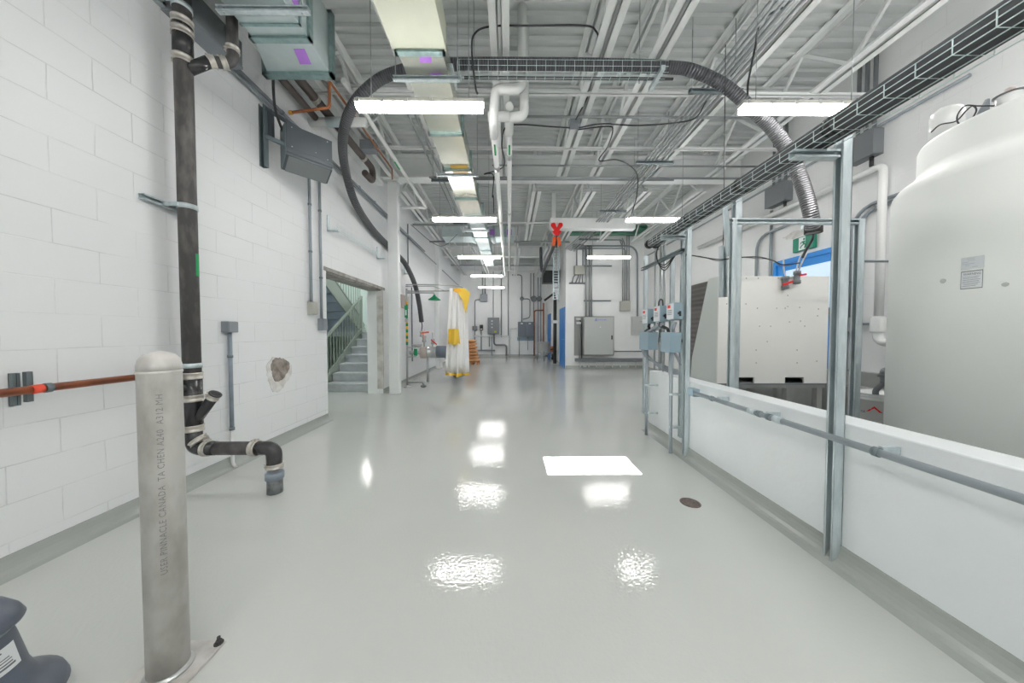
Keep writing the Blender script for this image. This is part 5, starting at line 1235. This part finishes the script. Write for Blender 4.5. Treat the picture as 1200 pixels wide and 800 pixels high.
conduit('wall_conduit', [(xr_, q.y-.1, q.z), (xr_, vy_+.08, q.z), (xr_, 2.8, q.z)], .016, 'short level conduit from the junction box towards the white trap', 'conduit')
conduit('wall_conduit', [(xr_, q.y+.05, q.z-.09), (xr_, q.y+.05, .76)], .02, 'conduit dropping from the junction box to the grey containment wall', 'conduit')
for k, (pxv, za_) in enumerate(((886.5, 3.05), (903, 4.9))):
    yv = RW(pxv, 300).y
    pts = [(xr_, 4.9, za_+.01), (xr_, yv, za_), (xr_, yv, .8)] if k == 0 else [(xr_, yv, 3.42), (xr_, yv, .8)]
    conduit('wall_conduit', pts, .024, ['farther conduit with a bend on the right wall left of the exit sign', 'straight conduit below the farther junction box'][k], 'conduit', bend=.3)
conduit('wall_conduit', [(xr_, 10.8, 3.86), (xr_, 3.2, 3.86)], .018, 'long level conduit on the right wall above the junction boxes', 'conduit')
tag(MB().tube([U(992, 306, Y=3.25), (XR-.02, 3.25, U(992, 306, Y=3.25).z)], .012, 8).build('cross_rod', 'strutdk'), 'thin dark level rod reaching from the galvanised frame to the right wall', 'rod')
t = thing('mortar_patch', 'thin grey mortar smear on the right wall left of the exit sign', 'wall patch', RW(931, 275, XR))
q = RW(931, 275, XR); pts = [Vector((XR-.002, q.y+.2*math.cos(a)*(1+.2*math.sin(5*a)), q.z+.055*math.sin(a)*(1+.2*math.cos(4*a)))) for a in [i*math.pi/12 for i in range(24)]]
MB().prism(pts, (.0015, 0, 0)).build('smear', 'stainedge', t)
b_ = RW(944, 262, XR-.1); t = jbox('junction_box', (XR-.06, b_.y, b_.z), (.12, .12, .16), 'small dull box on the right wall behind the end of the metal hose', 'galvduct')
# floor drain
q = U(809, 589, Z=0); t = thing('floor_drain', 'round brownish floor drain grate set in the glossy floor', 'drain', q)
MB().lathe([(.07, 0), (.07, .003), (.062, .004)], q, 32).build('rim', 'drain', t)
mb = MB()
for k in range(-4, 5):
    x = k*.013; h = math.sqrt(max(.06**2-x*x, 0)); mb.box(q.x+x-.0025, q.x+x+.0025, q.y-h, q.y+h, .003, .0055)
mb.build('grate_bars', 'drain', t)

# =============================================== INNER FRONT WALL (Y 10.95)
YI = 10.95
def flatbox(name, label, x0, y0, x1, y1, Y, depth, m, cat='electrical box', group=None, lid=True):
    """box on a wall facing the camera, given the outline of its front"""
    yf = Y-depth; a, b = U(x0, y0, Y=yf), U(x1, y1, Y=yf); t = thing(name, label, cat, ((a.x+b.x)/2, yf, b.z), group)
    MB().box(a.x, b.x, yf+.006, Y-.002, b.z, a.z).build('box_body', m, t, .004)
    if lid: MB().box(a.x+.012, b.x-.012, yf, yf+.006, b.z+.012, a.z-.012).build('cover', m, t, .002)
    return t, a, b
def wpipe(name, label, pix, Y, r, m='conduit', bend=.12, group=None, off=.04, cat='conduit'):
    pts = fillet([U(x, y, Y=Y-off) for x, y in pix], bend, 5); t = thing(name, label, cat, pts[0], group); MB().tube(pts, r, 10).build('tube', m, t); return t
t, a, b = flatbox('mounting_board', 'grey mounting board behind the big control cabinet', 673, 370.5, 719.5, 416.5, YI, .03, 'backboard', 'board', lid=False)
t, a, b = flatbox('control_cabinet', 'big light grey control cabinet with lilac logo on the inner wall', 685, 371.5, 718.5, 415.5, YI-.03, .3, 'ctrl', 'cabinet')
yf = YI-.33
MB().box(b.x-.07, b.x-.03, yf-.02, yf, (a.z+b.z)/2-.12, (a.z+b.z)/2+.02).build('latch', 'abs', t)
lc = U(698.6, 374.8, Y=yf-.006); mb = MB()
for k in range(3):
    an = math.pi/2+k*2*math.pi/3; c = lc+Vector((.03*math.cos(an), -.002, .03*math.sin(an))); mb.lathe([(.028, 0), (.028, .002), (.001, .002)], c, 6, False, (0,-1,0))
mb.build('logo_mark', 'logo', t)
for k, (xa_, wd_, hh_) in enumerate(((.08, .035, .03), (.13, .02, .03), (.165, .03, .025), (.21, .03, .03), (.27, .05, .035), (.33, .02, .03))): MB().box(lc.x+xa_, lc.x+xa_+wd_, yf-.003, yf-.001, lc.z-.015, lc.z-.015+hh_).build('logo_letter', 'logo', t)
q = U(703.4, 383.2, Y=yf); MB().lathe([(.02, 0), (.02, .006), (.001, .008)], q, 12, True, (0,-1,0)).build('pilot_lamp', 'exitw', t)
for x_, lb in ((677.5, 373.5), (678.0, 378.3)): 
    t, a, b = flatbox('transmitter', ('upper' if lb < 375 else 'lower')+' small white transmitter on the mounting board', x_-2, lb-1.2, x_+3, lb+1.2, YI-.05, .08, 'disclid', 'transmitter', 'transmitters on the board', lid=False)
wpipe('wall_conduit', 'black conduit dropping from the upper transmitter', [(679.5, 375), (681.5, 378), (681.5, 420)], YI-.05, .02, 'cable')
wpipe('wall_conduit', 'grey conduit dropping from the lower transmitter', [(679, 380), (679, 421)], YI-.05, .018, 'emt')
t, a, b = flatbox('wiring_trough', 'long grey wiring trough low on the inner wall under the cabinet', 674.5, 419.8, 763, 423.6, YI, .15, 'jboxdk', 'wiring trough', lid=False)
for k, x_ in enumerate((680, 684.5, 686.5, 690, 699, 708.5, 717.5, 727, 736.5, 745)):
    wpipe('leg_conduit', 'short light conduit under the wiring trough, '+['first', 'second', 'third', 'fourth', 'fifth', 'sixth', 'seventh', 'eighth', 'ninth', 'tenth'][k]+' from the left', [(x_, 423.6), (x_, 430.2)], YI, .022, 'white_pvc', group='short conduits under the trough', off=.08)
for k, x_ in enumerate((686.8, 690.6, 693.2)):
    wpipe('wall_conduit', ['left', 'middle', 'right'][k]+' of the three upright conduits entering the top of the big cabinet', [(x_, 371), (x_, 288)], YI, .025 if k else .03, 'emt', group='conduits above the big cabinet', off=.12)
for k, (x0, y0, x1, m_) in enumerate(((684, 311.6, 717, 'strutdk'), (684, 352.3, 716, 'strutdk'))):
    t = thing('wall_channel', ['upper', 'lower'][k]+' slotted level channel on the inner wall above the big cabinet', 'steel channel', U(x0, y0, Y=YI-.03), 'slotted wall channels')
    strut_mb(U(x0, y0, Y=YI-.025), U(x1, y0, Y=YI-.025), .041, (0,-1,0)).build('channel', m_, t)
t, a, b = flatbox('junction_box', 'light grey box with four dropping glands high on the inner wall corner', 673.5, 311, 685, 321.5, YI, .15, 'lightbox')
for k, x_ in enumerate((668.5, 672.5, 676.5, 680.5)):
    tt2 = wpipe('gland_conduit', ['leftmost', 'second', 'third', 'rightmost'][k]+' dark gland conduit below the light grey corner box', [(675+k*2.6, 321.5), (675+k*2.6-(3 if k < 1 else 0), 324), (x_+2, 331.5)], YI, .02, 'jboxdk', .05, 'gland conduits below the corner box', .08)
t = thing('wall_channel', 'small dark channel under the glands of the corner box', 'steel channel', U(667, 332, Y=YI-.05), 'slotted wall channels'); strut_mb(U(667, 331.8, Y=YI-.025), U(686, 331.8, Y=YI-.025), .05, (0,-1,0)).build('channel', 'jboxdk', t)
wpipe('wall_conduit', 'left conduit rising from the corner box', [(676, 311), (676, 285)], YI, .02, 'conduit', group='conduits above the corner box')
wpipe('wall_conduit', 'right conduit rising from the corner box', [(683, 311), (683, 285)], YI, .02, 'conduit', group='conduits above the corner box')
t, a, b = flatbox('pull_box', 'small beige box with four conduits on the inner wall', 727.5, 352.5, 739, 364, YI, .15, 'lightbox')
for k, x_ in enumerate((729.6, 732.2, 734.6, 737.2)): wpipe('wall_conduit', ['leftmost', 'second', 'third', 'rightmost'][k]+' of the four upright conduits above the small beige box', [(x_, 352.5), (x_, 289-3*k), (x_-3 if k < 2 else x_, 282-3*k)], YI, .02, 'emt', .2, 'conduits above the beige box')
t, a, b = flatbox('panel_box', 'light grey box lower on the inner wall right of the big cabinet', 741, 370.5, 754, 392.5, YI, .12, 'ctrl')
wpipe('wall_conduit', 'conduit rising from the light grey box then bending left along the wall top', [(747, 370.5), (747, 288), (676, 288)], YI, .03, 'conduit', .4)
wpipe('wall_conduit', 'level conduit along the top of the inner wall below the green beam', [(676, 291), (733, 291), (733, 300)], YI, .02, 'conduit', .3)
wpipe('wall_conduit', 'upper thin conduit along the top of the inner wall bending down', [(690, 281), (729.6, 281), (729.6, 289)], YI, .018, 'conduit', .3)
wpipe('wall_conduit', 'thin level conduit low on the inner wall right of the cabinet', [(720, 411.5), (752, 411.5)], YI, .02, 'jboxdk')
jbox('junction_box', (2.35, 10.8, 4.2), (.35, .2, .15), 'dark box where the conduits gather at the top of the inner wall corner', 'jboxdk')

# ==================================================== FAR WALL (Y 16.7)
YW = 16.7
t, a, b = flatbox('control_box', 'grey control box with a yellow label on the far wall', 571.5, 372, 584.8, 391.2, YW, .3, 'jboxdk')
yq = YW-.302
for k, (x_, y_) in enumerate(((576.3, 376), (576.3, 379.5), (576.3, 383.5))): q = U(x_, y_, Y=yq); MB().box(q.x-.03, q.x+.05, yq-.003, yq, q.z-.03, q.z+.03).build('indicator', 'label', t)
q = U(580.5, 388.6, Y=yq); MB().box(q.x-.06, q.x+.06, yq-.003, yq, q.z-.04, q.z+.04).build('yellow_label', 'yellow', t)
for k, (x0, x1) in enumerate(((607, 616), (616.3, 625.5))):
    t, a, b = flatbox('dark_control_box', ['left', 'right'][k]+' of the paired slate control boxes on the far wall', x0, 377, x1, 394.5, YW, .25, 'dkpanel', group='paired slate control boxes')
    q = U((x0+x1)/2, 379, Y=YW-.252); MB().box(q.x-.06, q.x+.06, YW-.254, YW-.25, q.z-.03, q.z+.03).build('label', 'label', t)
t, a, b = flatbox('mounting_board', 'pale strip board under the paired slate control boxes', 606, 394.8, 626, 399, YW, .04, 'disc', 'board', lid=False)
t, a, b = flatbox('junction_box', 'grey junction box high on the far wall above the paper bags', 563, 344.5, 571, 353, YW, .2, 'jbox')
for k, x_ in enumerate((565.5, 568.5)): wpipe('wall_conduit', ['left', 'right'][k]+' conduit above the junction box on the far wall', [(x_, 344.5), (x_, 318)], YW, .025, 'emt', group='conduits above the far junction box')
wpipe('wall_conduit', 'conduit bending down from the far junction box to the small box', [(563, 351), (556.5, 351), (556.5, 382)], YW, .025, 'jboxdk', .3)
t, a, b = flatbox('outlet_box', 'small grey box at the end of the bent conduit on the far wall', 553.5, 382, 559, 387, YW, .15, 'jboxdk')
t, a, b = flatbox('outlet_box', 'small dark box with white label left of the control box on the far wall', 562, 380.5, 566, 387, YW, .15, 'abs'); q = U(564, 385.5, Y=YW-.152); MB().box(q.x-.06, q.x+.06, YW-.155, YW-.15, q.z-.03, q.z+.03).build('label', 'label', t)
for k, (pix, r, m_, lb) in enumerate((
    ([(554, 393.6), (595, 393.6)], .035, 'white_pvc', 'level white pipe on the far wall under the control box'),
    ([(578, 372), (578, 318)], .018, 'emt', 'thin conduit rising from the control box on the far wall'),
    ([(587.5, 395), (587.5, 318)], .022, 'jboxdk', 'dark upright conduit right of the control box'),
    ([(595.5, 393), (595.5, 318)], .02, 'emt', 'pale upright conduit between the control boxes'),
    ([(579, 391.5), (579, 404), (593.5, 404), (593.5, 417)], .045, 'jboxdk', 'grey drain pipe stepping down from the control box'),
    ([(558, 410.5), (580, 410.5)], .04, 'jbox', 'level grey pipe low on the far wall'),
    ([(573.5, 394), (573.5, 406)], .03, 'emt', 'short pipe dropping below the left of the control box'),
    ([(576.5, 394), (576.5, 417)], .025, 'emt', 'pipe dropping to the floor below the control box'),
    ([(556.5, 387), (556.5, 400)], .025, 'jboxdk', 'short conduit below the small grey box'),
    ([(564, 387), (564, 410)], .03, 'emt', 'conduit below the small dark box'),
    ([(597, 417), (597, 384.5), (605, 384.5)], .03, 'white_pvc', 'white square edged pipe bend between the control boxes'),
    ([(600, 322), (611.5, 322), (611.5, 377)], .025, 'jboxdk', 'conduit bending down to the left slate control box'),
    ([(613, 350), (621, 350), (621, 372), (613, 374)], .022, 'jboxdk', 'conduit looping between the round box and the slate boxes'),
    ([(622, 320), (622, 350)], .022, 'jboxdk', 'left thin conduit above the middle round box'),
    ([(625.5, 320), (625.5, 377)], .022, 'jboxdk', 'thin conduit through the middle round box'),
    ([(630.5, 325), (630.5, 412)], .025, 'conduit', 'left of two greenish upright conduits right of the slate boxes'),
    ([(633.8, 325), (633.8, 400)], .025, 'conduit', 'right of two greenish upright conduits right of the slate boxes'),
    ([(608.5, 395), (608.5, 417)], .02, 'emt', 'left pipe leg below the slate boxes'),
    ([(618.5, 395), (618.5, 410)], .02, 'emt', 'right pipe leg below the slate boxes'))):
    wpipe('wall_pipe' if r > .028 else 'wall_conduit', lb, pix, YW, r, m_, .15, off=.08, cat='pipe' if r > .028 else 'conduit')
wpipe('red_pipe', 'left red brown pipe on the far wall with its top bend', [(626, 417), (626, 363.5), (637, 363.5)], YW, .035, 'rust', .15, off=.12, cat='pipe')
wpipe('red_pipe', 'right red brown pipe rising above the stainless tank', [(637, 402), (637, 355)], YW-.0, .035, 'rust', .1, off=.14, cat='pipe')
for k, (x_, y_, r) in enumerate(((611.5, 349.8, .1), (625.5, 350, .16), (632, 350, .14))):
    q = U(x_, y_, Y=YW-.05); t = thing('round_box', ['left small', 'middle larger', 'right'][k]+' round grey junction box high on the far wall', 'electrical box', q, 'round boxes on the far wall')
    MB().lathe([(r, -.04), (r, .04), (r*.9, .055), (.001, .056)], q, 22, True, (0,-1,0)).build('box_body', 'jboxdk', t)
# stainless hopper on legs
hy = 14.2; q = U(637, 405, Y=hy); hx2 = q.x; zt5, zb5 = U(637, 401, Y=hy).z, U(637, 413, Y=hy).z
t = thing('steel_tank', 'small stainless tank on thin legs before the blue doors', 'tank', (hx2, hy, 0))
MB().lathe([(.05, zb5-.16), (.07, zb5-.1), (.28, zb5), (.29, zb5+.03), (.29, zt5-.02), (.31, zt5), (.3, zt5+.01), (.001, zt5+.03)], (hx2, hy, 0), 32).build('vessel', 'steel', t)
for k in range(3):
    an = k*2.094+.5; MB().tube([(hx2+.27*math.cos(an), hy+.27*math.sin(an), zb5+.1), (hx2+.31*math.cos(an), hy+.31*math.sin(an), .01)], .02, 8).build('leg', 'jboxdk', t)
MB().tube([(hx2, hy, zb5-.15), (hx2, hy, .2), (hx2+.2, hy, .2)], .04, 10).build('outlet', 'jboxdk', t)
for k, (x_, y_) in enumerate(((646.5, 409), (650, 412), (648, 418))):
    q = U(x_, y_, Y=12.8); t = thing('valve', ['upper copper coloured', 'middle dark', 'lower black and white'][k]+' valve of the manifold beside the stainless tank', 'valve', q, 'valves of the manifold')
    MB().lathe([(.04, -.12), (.07, -.1), (.07, -.04), (.05, 0), (.07, .04), (.07, .1), (.04, .12)], q, 14, True, (0,0,1)).build('valve_body', ['copper', 'abs', 'abs'][k], t); MB().obox(q+Vector((0,-.08,.0)), (1,0,.4), (0,1,0), (-.4,0,1), .16, .03, .04).build('lever', 'abs' if k != 1 else 'copper', t)
q0 = U(650.5, 350, Y=12.6); q1 = U(650.5, 424, Y=12.6)
t = thing('standing_pipe', 'black upright pipe beside the nearer blue door with white clamp', 'pipe', (q1.x, 12.6, 0))
MB().tube([(q0.x, 12.6, q0.z), (q0.x, 12.6, .02)], .07, 16).build('tube', 'cable', t)
zq = U(650, 377, Y=12.6).z; MB().box(q0.x-.12, q0.x+.1, 12.5, 12.7, zq-.06, zq+.06).build('clamp_block', 'white_pvc', t)
# hanging ladder of perforated channel
ya_ = 11.6; a = U(648.5, 284, Y=ya_); b = U(654.5, 352, Y=ya_)
t = thing('cable_ladder', 'perforated galvanised ladder hanging upright below the red hoist', 'cable ladder', ((a.x+b.x)/2, ya_, b.z))
for x in (a.x, b.x): MB().box(x-.02, x+.02, ya_-.03, ya_+.03, b.z, 4.9).build('side_rail', 'galv', t)
for k in range(26):
    z = b.z+.05+k*.095
    if z < 4.85: MB().box(a.x+.02, b.x-.02, ya_-.012, ya_+.012, z-.014, z+.014).build('rung', 'galv', t)
# fan heater
ya_ = 12.2; a, b = U(636, 316.5, Y=ya_), U(656, 331, Y=ya_)
t = thing('fan_heater', 'charcoal louvred fan heater hanging near the far blue door', 'heater', ((a.x+b.x)/2, ya_, b.z))
MB().box(a.x, b.x, ya_, ya_+.4, b.z, a.z).build('casing', 'fanheat', t, .01)
for k in range(7):
    z = b.z+.04+k*(a.z-b.z-.08)/6; MB().prism([(a.x+.03, ya_-.03, z-.02), (a.x+.03, ya_, z+.02), (a.x+.03, ya_, z+.028), (a.x+.03, ya_-.03, z-.012)], (b.x-a.x-.06, 0, 0)).build('louvre', 'fanheat', t)
for x in (a.x+.1, b.x-.1): MB().tube([(x, ya_+.2, a.z), (x, ya_+.2, 4.9)], .01, 6).build('hanger', 'chain', t)
tag(MB().tube(spline([U(651, 284, Y=9.0), U(645, 298, Y=9.6), U(639, 312, Y=10.2), U(637, 318, Y=10.4), U(635, 316, Y=10.5), U(634, 305, Y=10.6), U(634, 290, Y=10.7)], 8), .05, 14).build('black_hose', 'hose'), 'thick black hose slanting down from the red hoist and hooking up again', 'hose')
tag(MB().tube(fillet([U(638, 352, Y=12.0), U(650, 343, Y=12.0), U(650.5, 350, Y=12.3)], .05), .04, 12).build('black_elbow_pipe', 'cable'), 'dark pipe slanting from the ladder foot towards the far wall', 'pipe')
EXPOSURE = .1
# finer pieces belong under the part that carries them
NEST = {'label_print': 'label', 'red_mark': 'cover', 'printed_lines': 'cover', 'door_handle': 'door_leaf', 'push_bar': 'door_leaf', 'door_glass': 'door_leaf',
        'warning_heading': 'warning_label', 'warning_text_lines': 'warning_label', 'label_border': 'warning_label', 'faded_text_lines': 'faded_label',
        'running_figure': 'doorway_pictogram', 'doorway_pictogram': 'sign_panel', 'logo_mark': 'cover', 'logo_letter': 'cover', 'latch': 'cover', 'pilot_lamp': 'cover',
        'clip': 'housing', 'hem': 'curtain_cloth', 'pictogram': 'instruction_plate', 'cleanout_plug': 'cleanout_rim', 'stencil_lettering': 'post', 'anchor_bolt': 'base_plate',
        'blue_ring': 'neck', 'red_triangle': 'pail', 'blue_lettering': 'pail', 'wire_handle': 'pail', 'indicator': 'cover', 'yellow_label': 'cover'}
base = lambda o: o.name.split('.')[0]
kids = {}
for o in COL.objects:
    if o.parent: kids.setdefault(o.parent.name, []).append(o)
for root, ch in kids.items():
    by = {}
    for c in ch: by.setdefault(base(c), c)
    for c in ch:
        want = NEST.get(base(c))
        if want in by and by[want] is not c:
            tgt = by[want]
            # never deeper than thing > part > sub-part
            if base(tgt) in NEST and NEST[base(tgt)] in by: tgt = by[NEST[base(tgt)]]
            c.parent = tgt
# --------------------------------------------------------------- view
for o in list(COL.objects):
    if '_o' in o: del o['_o']
S.view_settings.view_transform = 'Standard'; S.view_settings.look = 'None'; S.view_settings.gamma = 1
S.view_settings.exposure = EXPOSURE; S.view_settings.use_curve_mapping = False
S.cycles.max_bounces = 8; S.cycles.diffuse_bounces = 6; S.cycles.glossy_bounces = 4; S.cycles.use_denoising = True
S.cycles.sample_clamp_indirect = 6
S.cycles.caustics_reflective = False; S.cycles.caustics_refractive = False
